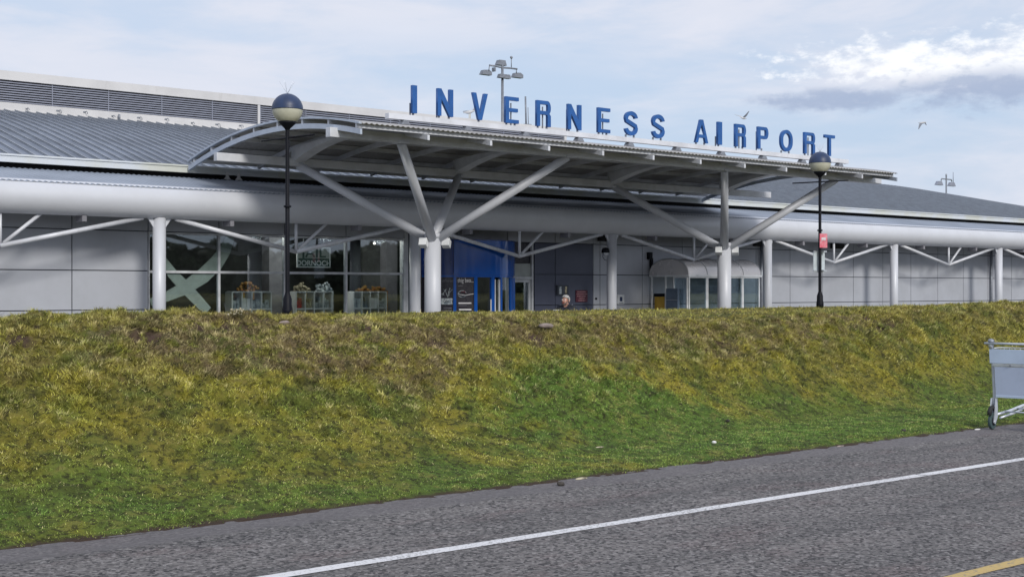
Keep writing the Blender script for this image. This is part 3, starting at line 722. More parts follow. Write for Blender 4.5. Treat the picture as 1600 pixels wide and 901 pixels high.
# keypad
tag(MB().box((P(930, 0, YW).x, YW - .03, P(930, 468, YW).z), (P(932, 0, YW).x, YW - .002, P(930, 465, YW).z)).build('door_keypad', 'black'), 'tiny black keypad on the pale strip beside the dark wall', 'keypad')
# dome camera on the column
cc = thing('dome_camera', P(946, 395, YC - .1), 'round black and chrome security camera beside the column right of the dark wall', 'camera')
c = cc.location.copy(); MB().lathe([(.0, .16), (.09, .14), (.12, .06), (.12, .0)], c, 20).build('camera_shroud', 'black', cc); MB().sphere(c, .10, 18).build('camera_dome', 'zinc', cc)
MB().path([c + Vector((0, 0, .1)), c + Vector((.12, .05, .12)), c + Vector((.25, .1, .05))], .02, 8).build('camera_arm', 'black', cc)
MB().path([c + Vector((-.08, 0, .05)), c + Vector((-.11, 0, -.12)), c + Vector((-.04, 0, -.2)), c + Vector((.06, 0, -.22))], .008, 6).build('camera_cable', 'black', cc)
# vertical dark light fitting left of the shelter
vp = thing('wall_conduit', P(1015, 430, YW), 'dark boxed conduit and fitting on the wall above the shelter', 'conduit')
a, b_ = P(1014.5, 430, YW), P(1018, 404, YW); MB().box((a.x, YW - .08, a.z), (b_.x, YW - .002, P(1016, 403, YW).z)).build('conduit_pipe', 'black', vp)
a, b_ = P(1010.5, 405, YW), P(1013.8, 394, YW); MB().box((a.x, YW - .12, a.z), (b_.x + .05, YW - .002, b_.z)).build('fitting_box', 'black', vp)

# ================================================================== GOODS INSIDE THE SHOP WINDOW
def cube_shelf(px0, px1, Y, cols, z1, label, fill):
    a, b_ = P(px0, 0, Y), P(px1, 0, Y); n = cols; t_ = .018; z0 = -.24
    th = thing('shelf_unit', ((a.x + b_.x) / 2, Y, z0), label, 'shelf unit', 'white cube shelf units in the shop window')
    w = (b_.x - a.x) / n; f = MB()
    rows_ = 4; hz = (z1 - z0) / rows_
    for i in range(n + 1): f.box((a.x + i * w - t_, Y, z0), (a.x + i * w + t_, Y + .35, z1))
    for j in range(rows_ + 1):
        for i in range(n): f.box((a.x + i * w + t_, Y + .003, z0 + j * hz - t_), (a.x + (i + 1) * w - t_, Y + .347, z0 + j * hz + t_))
    f.build('shelf_frame', 'shelf', th)
    for i in range(n):
        for j in (2, 3):
            g = MB(); x = a.x + i * w + .04; zb = z0 + j * hz + t_ + .002
            while x < a.x + (i + 1) * w - .1:
                d = random.uniform(.06, .13); h = random.uniform(.35, .8) * (hz - .05); g.box((x, Y + .05, zb), (x + d, Y + .26, zb + h)); x += d + .01
            if g.v: g.build('shelf_goods', fill[(i + j) % len(fill)], th)
cube_shelf(363, 424, 31.0, 4, P(390, 456, 31).z, 'white cube shelves with pale goods behind the second window bay', ['goods', 'shelf', 'goods'])
cube_shelf(463, 519, 31.0, 4, P(490, 456, 31).z, 'white cube shelves with red and pale goods under the jail sign', ['beige', 'goods', 'goods', 'redgoods'])
cube_shelf(553, 604, 31.0, 4, P(580, 456, 31).z, 'white cube shelves with grey goods behind the rightmost window bay', ['goods', 'bluegrey', 'shelf'])
def heap(name, px0, px1, py0, py1, Y, m, label, cat, n=50):
    a, b_ = P(px0, py1, Y), P(px1, py0, Y); g = MB(); z1 = b_.z; z0 = a.z
    for i in range(n):
        x = random.uniform(a.x, b_.x); q = math.sin(math.pi * (x - a.x) / (b_.x - a.x + .01)) * .6 + .4
        g.sphere((x, Y + random.uniform(-.15, .15), random.uniform(z0, z0 + (z1 - z0) * q)), random.uniform(.03, .06), 8)
    g.box((a.x, Y - .2, -.24), (b_.x, Y + .2, z0 + .03))
    return tag(g.build(name, m), label, cat)
heap('goods_display', 372, 400, 441, 458, 32.0, 'orange', 'orange and yellow goods piled behind the second window bay', 'goods')
heap('goods_display', 462, 480, 442, 456, 32.0, 'beige', 'beige plush goods heaped at the left under the jail sign', 'goods', 34)
heap('goods_display', 497, 515, 442, 456, 32.0, 'goods', 'pale grey goods heaped at the right under the jail sign', 'goods', 34)
heap('goods_display', 560, 600, 446, 456, 32.4, 'orange', 'low row of yellow and brown goods behind the rightmost window bay', 'goods', 44)
js = thing('hanging_sign', P(490, 418, 30.6), 'green hanging sign reading JAIL DORNOCH inside the shop window', 'sign')
a, b_ = P(464, 418, 30.6), P(516, 418, 30.6); zt_ = P(490, 386, 30.6).z; zb_ = P(490, 418, 30.6).z; zm_ = P(490, 403.5, 30.6).z
f = MB(); t_ = .03
f.box((a.x, 30.59, zb_), (a.x + t_, 30.63, zt_)).box((b_.x - t_, 30.59, zb_), (b_.x, 30.63, zt_)).box((a.x + t_, 30.59, zb_), (b_.x - t_, 30.63, zb_ + t_)).box((a.x + t_, 30.59, zt_ - t_), (b_.x - t_, 30.63, zt_))
f.build('sign_frame', 'shelf', js)
MB().box((a.x + t_, 30.60, zm_), (b_.x - t_, 30.62, zt_ - t_)).build('sign_board', 'palegreen', js); MB().box((a.x + t_, 30.60, zb_ + t_), (b_.x - t_, 30.62, zm_ - .002)).build('sign_board', 'greensign', js)
text('sign_lettering', 'JAIL', .36, ((a.x + b_.x) / 2, 30.598, zm_ + .03), 'greensign', js, 'CENTER', 1.25, .006)
text('sign_lettering', 'DORNOCH', .19, ((a.x + b_.x) / 2, 30.598, zb_ + .055), 'shelf', js, 'CENTER', 1.08, .003)
MB().tube((a.x + .2, 30.61, zt_), (a.x + .2, 30.61, ze(1.74)), .006, n=6).tube((b_.x - .2, 30.61, zt_), (b_.x - .2, 30.61, ze(1.74)), .006, n=6).build('hanging_wire', 'zinc', js)
# small lit spots under the shop ceiling (their glints show through the glass)
for i, (px, py) in enumerate(((478, 366), (541, 372), (585, 380))):
    q = P(px, py, 32.2); lt = thing('shop_spotlight', q, ('small lit ceiling spot above the jail sign', 'small lit ceiling spot beside the third window mullion', 'small lit ceiling spot high in the rightmost window bay')[i], 'spotlight', 'lit spots in the shop')
    me_ = bpy.data.materials.new('lit_bulb') if i == 0 else me_
    if i == 0:
        me_.use_nodes = True; bb_ = me_.node_tree.nodes['Principled BSDF']; bb_.inputs['Emission Color'].default_value = (1, .95, .85, 1); bb_.inputs['Emission Strength'].default_value = 3
    MB().sphere(q, .035, 12).build('bulb', me_, lt); MB().tube(q + Vector((0, 0, .03)), (q.x, q.y, ze(1.745)), .02, n=8).build('spot_stem', 'slat', lt)
    ld = bpy.data.lights.new('shop_light', 'POINT'); ld.energy = 38; ld.shadow_soft_size = .2; ld.color = (1, .96, .9)
    lo_ = bpy.data.objects.new('shop_light', ld); COL.objects.link(lo_); lo_.location = (q.x - 2.2 + i * .8, 31.9 - .9, ze(1.45))
# shop fittings
for px, lab in ((425, 'plain grey pillar inside the second window bay'), (606, 'plain grey pillar inside the rightmost window bay')):
    p = P(px, 0, 32.6); tag(MB().box((p.x - .2, 32.4, -.24), (p.x + .2, 32.8, ze(1.74))).build('shop_pillar', 'soffit'), lab, 'pillar')

# ================================================================== ENTRANCE CANOPY
can = thing('entrance_canopy', (24.5, 25.83, -.25), 'curved white steel entrance canopy on two branching tree columns', 'canopy')
CX0, CX1, CYF, CYB, CYA, CZA, CR = 15.15, 33.80, 22.80, 30.35, 26.1, ze(3.70), 16.0
def cz_(Y): return CZA - (CR - math.sqrt(CR * CR - (Y - CYA) ** 2))
ys_ = np.linspace(CYF, CYB, 26)
prof = []
for y in ys_:
    ny = (y - CYA) / CR; prof.append((y, cz_(y), ny, math.sqrt(1 - ny * ny)))
b = MB(); corrug(b, prof, CX0 - .02, CX1 + .02, .13, .012, .010); b.build('roof_sheet', 'under', can)
def ribarc(x, y0, y1, off, depth, w, n=20):
    b = MB(); top = []; bot = []
    for y in np.linspace(y0, y1, n + 1): top.append((y, cz_(y) - off)); bot.append((y, cz_(y) - off - depth))
    for xx in (x - w / 2, x + w / 2): b.sheet([[(xx, y, z) for y, z in top], [(xx, y, z) for y, z in bot]])
    b.sheet([[(x - w / 2, y, z) for y, z in top], [(x + w / 2, y, z) for y, z in top]]); b.sheet([[(x - w / 2, y, z) for y, z in bot], [(x + w / 2, y, z) for y, z in bot]])
    for e in (0, -1): b.add([(x - w / 2, *top[e]), (x + w / 2, *top[e]), (x + w / 2, *bot[e]), (x - w / 2, *bot[e])], [(0, 1, 2, 3)])
    return b
for k in range(12):
    x = CX0 + (CX1 - CX0) * k / 11; end = k in (0, 11)
    ribarc(x, CYF - .02, CYB - (.0 if end else .4), .125, .11, .06 if not end else .05).build('rafter', 'fascia' if end else 'steel', can)
    if end:
        s = -1 if k == 0 else 1
        ribarc(x + s * .01, CYF, CYB + .02, -.02, .045, .07).build('edge_trim', 'fascia', can)
# purlins between sheet and rafters
for y in (22.95, 24.0, 25.05, 26.1, 27.15, 28.2, 29.2, 30.1):
    MB().box((CX0 - .01, y - .03, cz_(y) - .125), (CX1 + .01, y + .03, cz_(y) - .025)).build('purlin', 'steel', can)
# box beams
MB().box((14.95, 23.62, ze(3.125)), (34.25, 23.80, ze(3.325))).build('front_beam', 'steel', can, .008)
MB().box((14.60, 27.87, ze(2.92)), (34.35, 28.03, ze(3.11))).build('rear_beam', 'steel', can, .008)
TX = (19.22, 29.72)
def big_rib(x):
    b = MB(); n = 16; rows = []
    for i in range(n + 1):
        t = i / n; y = 28.0 + (23.75 - 28.0) * t
        zt = cz_(y) - .235; zb = ze(2.98) + (3.14 - 2.98) * t + .36 * math.sin(math.pi * t) ** .8
        zb = min(zb, zt - .05); rows.append((y, zt, zb))
    for xx in (x - .16, x + .16): b.sheet([[(xx, y, zt) for y, zt, zb in rows], [(xx, y, zb) for y, zt, zb in rows]])
    b.sheet([[(x - .16, y, zb) for y, zt, zb in rows], [(x + .16, y, zb) for y, zt, zb in rows]], True)
    b.sheet([[(x - .16, y, zt) for y, zt, zb in rows], [(x + .16, y, zt) for y, zt, zb in rows]], True)
    return b
for tx in TX:
    for s in (-1, 1): big_rib(tx + s * 2.43).build('arched_rib', 'steel', can)
for tx in TX:
    tr = MB().tube((tx, 25.83, -.25), (tx, 25.83, ze(1.32)), .197, n=48).build('tree_column', 'silver', can)
    MB().tube((tx, 25.83, ze(1.20)), (tx, 25.83, ze(1.30)), .206, n=48).build('collar', 'silver', tr)
    for s in (-1, 1):
        for (yy, zz) in ((23.71, 3.14), (27.95, 2.95)):
            top = Vector((tx + s * 2.43, yy, ze(zz))); bot = Vector((tx + s * .05, 25.83 + (.06 if yy > 25.83 else -.06), ze(1.16)))
            MB().tube(bot, top, .112, .100, n=32).build('branch', 'silver', tr)
            MB().cbox(top + Vector((0, 0, -.01)), (.26, .26, .04)).build('branch_plate', 'steel', tr)
    for s in (-1, 1):
        c = Vector((tx + s * .30 - .03, 25.70 - .05 * s, ze(1.08))); lb = MB(); rot = Matrix.Rotation(R(38), 3, 'Z') @ Matrix.Rotation(R(25), 3, 'Y')
        base = len(lb.v); lb.cbox((0, 0, 0), (.19, .19, .19)); lb.v = [tuple(c + rot @ Vector(v)) for v in lb.v]
        fl = lb.build('cube_floodlight', 'shelf', can, .008)
        MB().tube(c, (tx, 25.83, ze(1.08)), .025, n=10).build('light_bracket', 'galv', fl)
# drainage pipes under the sheet
MB().path([(CX0 + .3, 24.4, cz_(24.4) - .26), (24, 24.45, cz_(24.4) - .27), (CX1 - .3, 24.4, cz_(24.4) - .26)], .022, 8).build('cable_tray', 'galv', can)

# ================================================================== ROOF SIGN
sg = thing('roof_sign', (24.6, 23.6, ze(3.55)), 'tall blue letters reading INVERNESS AIRPORT on a rail above the canopy', 'sign')
MB().box((16.35, 23.53, ze(3.61)), (32.5, 23.67, ze(3.725))).build('sign_rail', 'steel', sg)
for k in range(10):
    x = 16.79 + 1.704 * k; b = MB(); z0 = cz_(23.6) + .005
    b.prism([(x - .12, 23.52, z0), (x + .12, 23.52, z0), (x + .05, 23.52, ze(3.606)), (x - .05, 23.52, ze(3.606))], (0, .16, 0)); b.build('rail_stand', 'galv', sg)
def stroke_poly(pts, w):
    """outline polygon of an open stroke"""
    P2 = [Vector(p) for p in pts]; l = []; r = []
    for i, p in enumerate(P2):
        d = (P2[min(i + 1, len(P2) - 1)] - P2[max(0, i - 1)]).normalized(); n_ = Vector((-d.y, d.x)) * w / 2
        l.append(p + n_); r.append(p - n_)
    return [tuple(v) for v in l + r[::-1]]
def arcp(cx, cy, rx, ry, a0, a1, n=10): return [(cx + rx * math.cos(R(a0 + (a1 - a0) * i / n)), cy + ry * math.sin(R(a0 + (a1 - a0) * i / n))) for i in range(n + 1)]
def glyph(ch, w, h, s):
    """list of closed outlines; later ones are holes"""
    if ch == 'I': return [[(0, 0), (w, 0), (w, h), (0, h)]]
    if ch == 'N': return [[(0, 0), (s, 0), (s, h * .62), (w - s, 0), (w, 0), (w, h), (w - s, h), (w - s, h * .38), (s, h), (0, h)]]
    if ch == 'V': return [[(w / 2 - s * .5, 0), (w / 2 + s * .5, 0), (w, h), (w - s, h), (w / 2, h * .22), (s, h), (0, h)]]
    if ch == 'A': return [[(0, 0), (s, 0), (s + (w / 2 - s) * .26, h * .22), (w - s - (w / 2 - s) * .26, h * .22), (w - s, 0), (w, 0), (w / 2 + s * .52, h), (w / 2 - s * .52, h)],
                          [(s * 1.22 + .008, h * .22 + s * .8), (w - s * 1.22 - .008, h * .22 + s * .8), (w / 2, h * .80)]]
    if ch == 'E': 
        t = s * .82
        return [[(0, 0), (w, 0), (w, t), (s, t), (s, h / 2 - t / 2), (w * .93, h / 2 - t / 2), (w * .93, h / 2 + t / 2), (s, h / 2 + t / 2), (s, h - t), (w, h - t), (w, h), (0, h)]]
    if ch == 'T': return [[(w / 2 - s / 2, 0), (w / 2 + s / 2, 0), (w / 2 + s / 2, h - s * .85), (w, h - s * .85), (w, h), (0, h), (0, h - s * .85), (w / 2 - s / 2, h - s * .85)]]
    if ch in 'PR':
        rr = h * .27; yb = h - 2 * rr; t = s * .85
        outer = [(0, 0), (s, 0), (s, yb)]
        if ch == 'R': outer += [(w - s - .01, yb), (w - s, yb - .03), (w - s, 0), (w, 0), (w, yb - .02), (w * .9, yb + .03)]
        cxx = w - rr * .62
        outer += arcp(cxx, h - rr, rr * .62, rr, -70 if ch == 'R' else -90, 90, 10) + [(0, h)]
        hole = [(s, yb + t)] + arcp(w - rr * .62, h - rr, rr * .62 - s * .92, rr - t, -90, 90, 8) + [(s, h - t)]
        return [outer, hole]
    if ch == 'O':
        r_o = arcp(w / 2, h - w / 2, w / 2, w / 2, 0, 180, 12) + arcp(w / 2, w / 2, w / 2, w / 2, 180, 360, 12)
        k = w / 2 - s; r_i = arcp(w / 2, h - w / 2, k, k, 0, 180, 12) + arcp(w / 2, w / 2, k, k, 180, 360, 12)
        return [r_o, r_i]
    if ch == 'S':
        q = w / 2 - s / 2; ry = h / 4 - s / 4; 
        pts = [(w - s / 2, h - s / 2 - ry * .95)] + arcp(w / 2, h - s / 2 - ry, q, ry, 15, 180, 10) + [(s / 2 + .015, h * .60), (w * .5, h * .5), (w - s / 2 - .015, h * .40)] + arcp(w / 2, s / 2 + ry, q, ry, 0, -165, 10) + [(s / 2, s / 2 + ry * .95)]
        return [stroke_poly(pts, s)]
word = [('I', 645.2, 652.5), ('N', 684.8, 709), ('V', 739.5, 763), ('E', 791, 811.5), ('R', 839.8, 861.5), ('N', 888.5, 909.5), ('E', 935.5, 954.5), ('S', 977.8, 997.5),
        ('S', 1020.5, 1039.5), ('A', 1087.5, 1107.5), ('I', 1122.8, 1129.2), ('R', 1150, 1166.5), ('P', 1185.5, 1201.5), ('O', 1221, 1239.5), ('R', 1258, 1274.5), ('T', 1290, 1305.5)]
for ch, x0, x1 in word:
    a, b_ = P(x0, 0, 23.52), P(x1, 0, 23.52); w = b_.x - a.x; h = .60; s = min(.100, w)
    cu = bpy.data.curves.new('letter', 'CURVE'); cu.dimensions = '2D'; cu.fill_mode = 'BOTH'; cu.extrude = .036; cu.bevel_depth = 0
    for ol in glyph(ch, w, h, s):
        sp_ = cu.splines.new('POLY'); sp_.points.add(len(ol) - 1); sp_.use_cyclic_u = True
        for q, (x, y) in zip(sp_.points, ol): q.co = (x, y, 0, 1)
    to = bpy.data.objects.new('tmp', cu); COL.objects.link(to)
    me = bpy.data.meshes.new_from_object(to.evaluated_get(bpy.context.evaluated_depsgraph_get())); bpy.data.objects.remove(to)
    me.materials.append(M['letter']); me.transform(Matrix.Translation((a.x, 23.57, ze(3.775))) @ Matrix.Rotation(R(90), 4, 'X'))
    me.transform(Matrix.Translation(-absloc(sg)))
    o = bpy.data.objects.new('letter', me); COL.objects.link(o); o.parent = sg; o['label'] = 'blue letter ' + ch
    b = MB()
    for fx in ((.5,) if ch in 'IVPT' else (.18, .82)):
        xx = a.x + w * fx; b.box((xx - .018, 23.585, ze(3.722)), (xx + .018, 23.62, ze(3.80)))
    xx = a.x + w * (.62 if ch in 'ER' else .12)
    if ch not in 'VATSO': b.box((xx - .012, 23.635, ze(3.722)), (xx + .012, 23.66, ze(4.25 if ch != 'I' else 4.0)))
    b.build('letter_post', 'galv', o)

# ================================================================== LAMP POSTS
def lamp_post(loc, label, hz, bar_ang):
    t = thing('lamp_post', loc, label, 'lamp post', 'navy globe lamp posts on the grass bank')
    x, y, z = loc; top = ze(hz)
    b = MB(); b.lathe([(.0, 0), (.085, 0), (.085, .12), (.072, .20), (.070, .30), (.046, .37), (.040, .40)], loc, 24); b.build('base', 'black', t)
    b = MB(); b.lathe([(.037, .38), (.036, 1.85), (.034, 1.86), (.033, top - z - .30)], loc, 20); b.build('post', 'black', t)
    b = MB(); b.lathe([(.035, -.02), (.062, -.016), (.062, .016), (.035, .02)], (x, y, ze(1.34)), 20); b.build('collar', 'black', t)
    d = Vector((math.cos(bar_ang), math.sin(bar_ang), .0)) * .69
    b = MB(); b.tube(Vector((x, y, ze(2.46))) - d, Vector((x, y, ze(2.46))) + d, .015, n=10); b.build('ladder_bar', 'black', t)
    c = (x, y, top); r = .25
    MB().lathe([(.034, -.34), (.055, -.31), (.135, -.235), (.145, -.205), (.0, -.205)], c, 32).build('globe_holder', 'black', t)
    gl = MB().lathe([(r * math.sin(R(a)), r * math.cos(R(a))) for a in range(92, 145, 4)], c, 40).build('globe', 'lens', t)
    MB().tube((x, y, top - .20), (x, y, top - .01), .035, n=14).build('lamp_core', 'galv', gl)
    MB().lathe([(r * 1.02 * math.sin(R(a)), r * 1.02 * math.cos(R(a))) for a in range(0, 91, 6)] + [(r * 1.03, -.012), (r * .9, -.014), (0, -.01)], c, 40).build('globe_cap', 'navy', t)
    b = MB()
    for a in (0, 72, 144, 216, 288):
        dd = Vector((math.cos(R(a)) * .13, math.sin(R(a)) * .13, .20)); b.tube(Vector((x, y, top + r)), Vector((x, y, top + r)) + dd, .0022, n=5)
    b.build('bird_spikes', 'zinc', t)
    return t
def gz(x, y): return float(bank(np.array([x]), np.array([y]))[0])
l1 = lamp_post((11.33, 19.2, gz(11.33, 19.2) - .02), 'black lamp post with navy capped globe in front of the shop window', 2.93, R(97))
l2 = lamp_post((25.42, 19.2, gz(25.42, 19.2) - .02), 'black lamp post with navy capped globe carrying a red and a pale sign', 2.90, R(102))
# signs on the second lamp post
def post_sign(name, px0, px1, py0, py1, m, label, off, tilt=0):
    Y = 19.2 + off; a, b_ = P(px0, py1, Y), P(px1, py1, Y); c = Vector(((a.x + b_.x) / 2, Y, P((px0 + px1) / 2, py1, Y).z)); h = P((px0 + px1) / 2, py0, Y).z - c.z
    t = thing(name, c, label, 'sign'); w = b_.x - a.x
    MB().box((c.x - w / 2, Y - .012, c.z), (c.x + w / 2, Y, c.z + h)).build('sign_plate', m, t)
    return t, c, w, h
t, c, w, h = post_sign('post_sign', 1280.5, 1292, 365, 387, 'red', 'small red and pink notice strapped to the right lamp post', -.075)
b = MB(); b.box((c.x - w * .3, c.y - .016, c.z + h * .55), (c.x + w * .3, c.y - .0125, c.z + h * .72)); b.build('sign_panel', 'whitetext', t)
b = MB(); b.box((c.x - w * .40, c.y - .016, c.z + h * .46), (c.x + w * .40, c.y - .0125, c.z + h * .50)); b.build('sign_rule', 'pinktext', t)
t, c, w, h = post_sign('post_sign', 1270.5, 1288, 392, 425, 'paleplate', 'pale blank sign seen from behind on the right lamp post', .085)
for q in (.04, .94):
    MB().box((c.x - w / 2 - .004, c.y - .03, c.z + h * q), (c.x + w / 2 + .004, c.y - .013, c.z + h * q + .03)).box((c.x, c.y - .14, c.z + h * q), (c.x + .12, c.y - .03, c.z + h * q + .03)).build('sign_channel', 'zinc', t)

# ================================================================== FLOODLIGHT MASTS behind the roof
def flood_mast(px, pytop, Y, label, four=True):
    p = P(px, pytop, Y); x, y, zt = p; t = thing('floodlight_mast', (x, y, -.3), label, 'floodlight mast', 'floodlight masts behind the terminal')
    MB().tube((x, y, -.3), (x, y, zt - .2), .12, .085, n=18).build('mast_pole', 'galv', t)
    rt = Vector((ST, -CT, 0)); up = Vector((0, 0, 1)); s = p.dot(Vector((CT, ST, 0))) / 2100      # metres per pixel at that distance
    ax = Vector((1, 0, 0)) * (1 / ST)
    def pt(dx, dy, dep=0): return Vector((x, y, zt)) + ax * (dx * s) - up * (dy * s) + Vector((0, dep, 0))
    if four:
        MB().path([pt(-20, 8), pt(-12, 8), pt(0, 9), pt(12, 8), pt(23, 8)], .06, 8).build('cross_arm', 'galv', t)
        for (dx, dy) in ((-24, 20), (25, 18)):
            h = MB().prism([pt(dx - 7, dy + 3), pt(dx + 8, dy + 3), pt(dx + 8, dy - 2), pt(dx + 4, dy - 5), pt(dx - 4, dy - 4)], (0, .35, 0)).build('floodlight_head', 'galv', t)
            MB().path([pt(dx + (4 if dx < 0 else -3), 9), pt(dx + (3 if dx < 0 else -3), dy - 3)], .035, 6).build('head_bracket', 'galv', h)
        MB().prism([pt(-7, 5), pt(7, 5), pt(5, -3), pt(-4, -3)], (0, .35, 0)).build('floodlight_head', 'galv', t)
        MB().prism([pt(-9, 26), pt(9, 26), pt(8, 20), pt(-7, 20)], (0, -.3, 0)).build('floodlight_head', 'galv', t)
        MB().box(pt(-12, 16), pt(-10, 10) + Vector((0, .3, 0))).build('junction_box', 'galv', t)
        MB().tube(pt(14, 8), pt(14, -9), .03, n=8).sphere(pt(14, -9), .10, 10).build('mast_aerial', 'galv', t)
    else:
        MB().path([pt(-11, 11), pt(-10, 8), pt(0, 8), pt(11, 8), pt(12, 11)], .07, 8).build('cross_arm', 'galv', t)
        for dx in (-13, 14):
            MB().prism([pt(dx - 7, 18), pt(dx + 7, 18), pt(dx + 4, 12), pt(dx - 3, 12)], (0, .35, 0)).build('floodlight_head', 'slat', t)
        MB().tube(pt(0, 4), pt(0, 0), .09, n=8).build('pole_cap', 'galv', t)
        MB().tube(pt(15, 12), pt(15, -4), .04, n=8).build('mast_aerial', 'slat', t)
flood_mast(785, 97, 70, 'tall grey floodlight mast with four heads behind the sign letters')
flood_mast(1478.5, 272, 90, 'short-looking floodlight mast with two heads above the right roof', False)
an = thing('roof_aerial', P(822, 194, 40.4), 'thin pale aerial pole beside the first letter E', 'aerial')
MB().tube(an.location, P(821, 151, 40.4), .035, n=10).build('aerial_pole', 'galv', an); MB().tube(P(825.5, 194, 40.4), P(825, 168, 40.4), .014, n=8).build('aerial_whip', 'galv', an)
MB().box(an.location - Vector((.1, .1, .06)), an.location + Vector((.2, .1, 0))).build('aerial_foot', 'galv', an)
MB().box(P(617.5, 185, YL - .1), P(623, 180, YL) ).build('roof_box', 'slat', bld)

# ================================================================== GULLS
def gull_body(t, c, d, L_):
    d = Vector(d).normalized(); up = Vector((0, 0, 1))
    pts = [c - d * L_ * .5 + up * .0, c - d * L_ * .36, c - d * L_ * .15 - up * L_ * .02, c + d * L_ * .12, c + d * L_ * .30 + up * L_ * .03, c + d * L_ * .40 + up * L_ * .05, c + d * L_ * .48 + up * L_ * .04]
    MB().path(pts, [L_ * .03, L_ * .06, L_ * .13, L_ * .14, L_ * .085, L_ * .08, L_ * .02], 14).build('body', 'gullwhite', t)
    MB().tube(pts[-1] - d * .01, pts[-1] + d * L_ * .09 - up * .01, L_ * .02, L_ * .006, 8).build('beak', 'beak', t)
def wing(t, pts, chord, d, m='gullgrey'):
    d = Vector(d).normalized(); n = len(pts); a = []; b_ = []; a2 = []; b2 = []
    for p, c_ in zip(pts, chord):
        p = Vector(p); a.append(p + d * c_ * .4); b_.append(p - d * c_ * .6); a2.append(p + d * c_ * .4 + Vector((0, 0, -.012))); b2.append(p - d * c_ * .6 + Vector((0, 0, -.006)))
    MB().sheet([a, b_]).sheet([a2, b2]).sheet([a, a2]).sheet([b_, b2]).build('wing', m, t)
c = P(1162, 185, 32); t = thing('flying_gull', c, 'grey gull flying with raised wings above the word AIRPORT', 'gull')
s = 32 / (ST - .172 * CT) / 2100; rt = Vector((ST, -CT, 0)); fd = Vector((-.8, .45, .1)); up = Vector((0, 0, 1))
gull_body(t, c, -rt + Vector((0, 0, .08)), 10 * s)
def off(c, dx, dy, k=0): return c + rt * dx * s - up * dy * s + Vector((CT, ST, 0)) * k
wing(t, [off(c, 0, -1), off(c, 4, -5), off(c, 8, -11, -.05)], [.09, .08, .02], rt); wing(t, [off(c, -1, -1), off(c, -5, -5, .2), off(c, -11, -8, .4)], [.09, .07, .02], rt, 'gullwhite')
c = P(1441, 192, 34); t = thing('flying_gull', c, 'dark winged gull gliding in the sky at the right', 'gull')
s = 34 / (ST - .305 * CT) / 2100
gull_body(t, c, rt + Vector((0, 0, .05)), 12 * s)
wing(t, [off(c, 0, 0), off(c, -4, 3, -.15), off(c, -9, 11, -.3)], [.14, .12, .03], rt); wing(t, [off(c, 1, -1), off(c, 6, -2, .2), off(c, 11, 2, .4)], [.12, .09, .02], rt, 'gullwhite')
c = P(733, 177, YR + .1); c.z = zf1 + .26; t = thing('standing_gull', (c.x, c.y, zf1), 'gull standing on the white roof screen left of the letter V', 'gull')
d = Vector((ST * .9, -CT * .9, .12)); gull_body(t, c, d, .44)
MB().path([c + d * .17 + up * .02, c + d * .22 + up * .12, c + d * .25 + up * .17, c + d * .29 + up * .17], [.035, .028, .034, .02], 10).build('head', 'gullwhite', t)
wing(t, [c + up * .04 + rt * .0 - d * .02, c + up * .06, c + up * .05 + Vector((CT, ST, 0)) * .06], [.36, .38, .30], d)
MB().tube(c - up * .04, (c.x, c.y, zf1), .008, n=6).tube(c - up * .04 + d * .05, (c.x + .05, c.y, zf1), .008, n=6).build('legs', 'beak', t)

# ================================================================== TROLLEY SHELTER
sx0, sx1, sy0, sy1 = 31.0, 34.4, 28.4, 30.0; ez = ze(.42); fz = ze(.39)
sh = thing('trolley_shelter', ((sx0 + sx1) / 2, (sy0 + sy1) / 2, -.25), 'glazed shelter with curved smoked roof against the terminal wall', 'shelter')
n = 20; yc_ = (sy0 + sy1) / 2; hr = (sy1 - sy0) / 2 + .04; rise = .52
ap = [(yc_ - hr * math.cos(math.pi * i / n), ez + rise * math.sin(math.pi * i / n) ** .9) for i in range(n + 1)]
MB().sheet([[(x, y, z) for y, z in ap] for x in np.linspace(sx0 - .05, sx1 + .05, 5)], True).sheet([[(x, y, z - .012) for y, z in ap] for x in (sx0 - .05, sx1 + .05)], True).build('barrel_roof', 'poly', sh)
for x in (sx0 - .02, sx1 + .02): MB().add([(x, y, z - .02) for y, z in ap], [tuple(range(n + 1))]).build('roof_end', 'poly', sh)
b = MB()
for k in range(5):
    x = sx0 - .03 + (sx1 - sx0 + .06) * k / 4; b.path([(x, y, z + .006) for y, z in ap], .014, 6)
b.build('roof_ribs', 'frame', sh)
b = MB(); b.box((sx0 - .06, sy0 - .06, ez - .05), (sx1 + .06, sy0 + .02, ez + .012)).box((sx0 - .06, sy1 - .04, ez - .05), (sx1 + .06, sy1 + .04, ez)).box((sx0 - .06, sy0 + .02, ez - .05), (sx0 + .02, sy1 - .04, ez)).box((sx1 - .02, sy0 + .02, ez - .05), (sx1 + .06, sy1 - .04, ez))
b.build('eaves_frame', 'shelf', sh)
def glz(ax, q, a, b_, nm='glazed_panel'):
    """framed pane; ax 0: runs along X at Y=q, ax 1: runs along Y at X=q"""
    f = MB(); w = .035; z0 = -.2; z1 = ez - .055
    def bx(m_, u0, u1, v0, v1, th):
        if ax == 0: m_.box((u0, q - th, v0), (u1, q + th, v1))
        else: m_.box((q - th, u0, v0), (q + th, u1, v1))
    bx(f, a, a + w, z0, z1, .025); bx(f, b_ - w, b_, z0, z1, .025); bx(f, a + w, b_ - w, z1 - w, z1, .024); bx(f, a + w, b_ - w, z0, z0 + w, .024)
    o = f.build(nm, 'shelf', sh); g = MB(); bx(g, a + w, b_ - w, z0 + w, z1 - w, .004); g.build('pane', 'clear', o)
wx = (sx1 - sx0) / 4
for k in range(4): glz(0, sy0, sx0 + k * wx + .01, sx0 + (k + 1) * wx - .01)
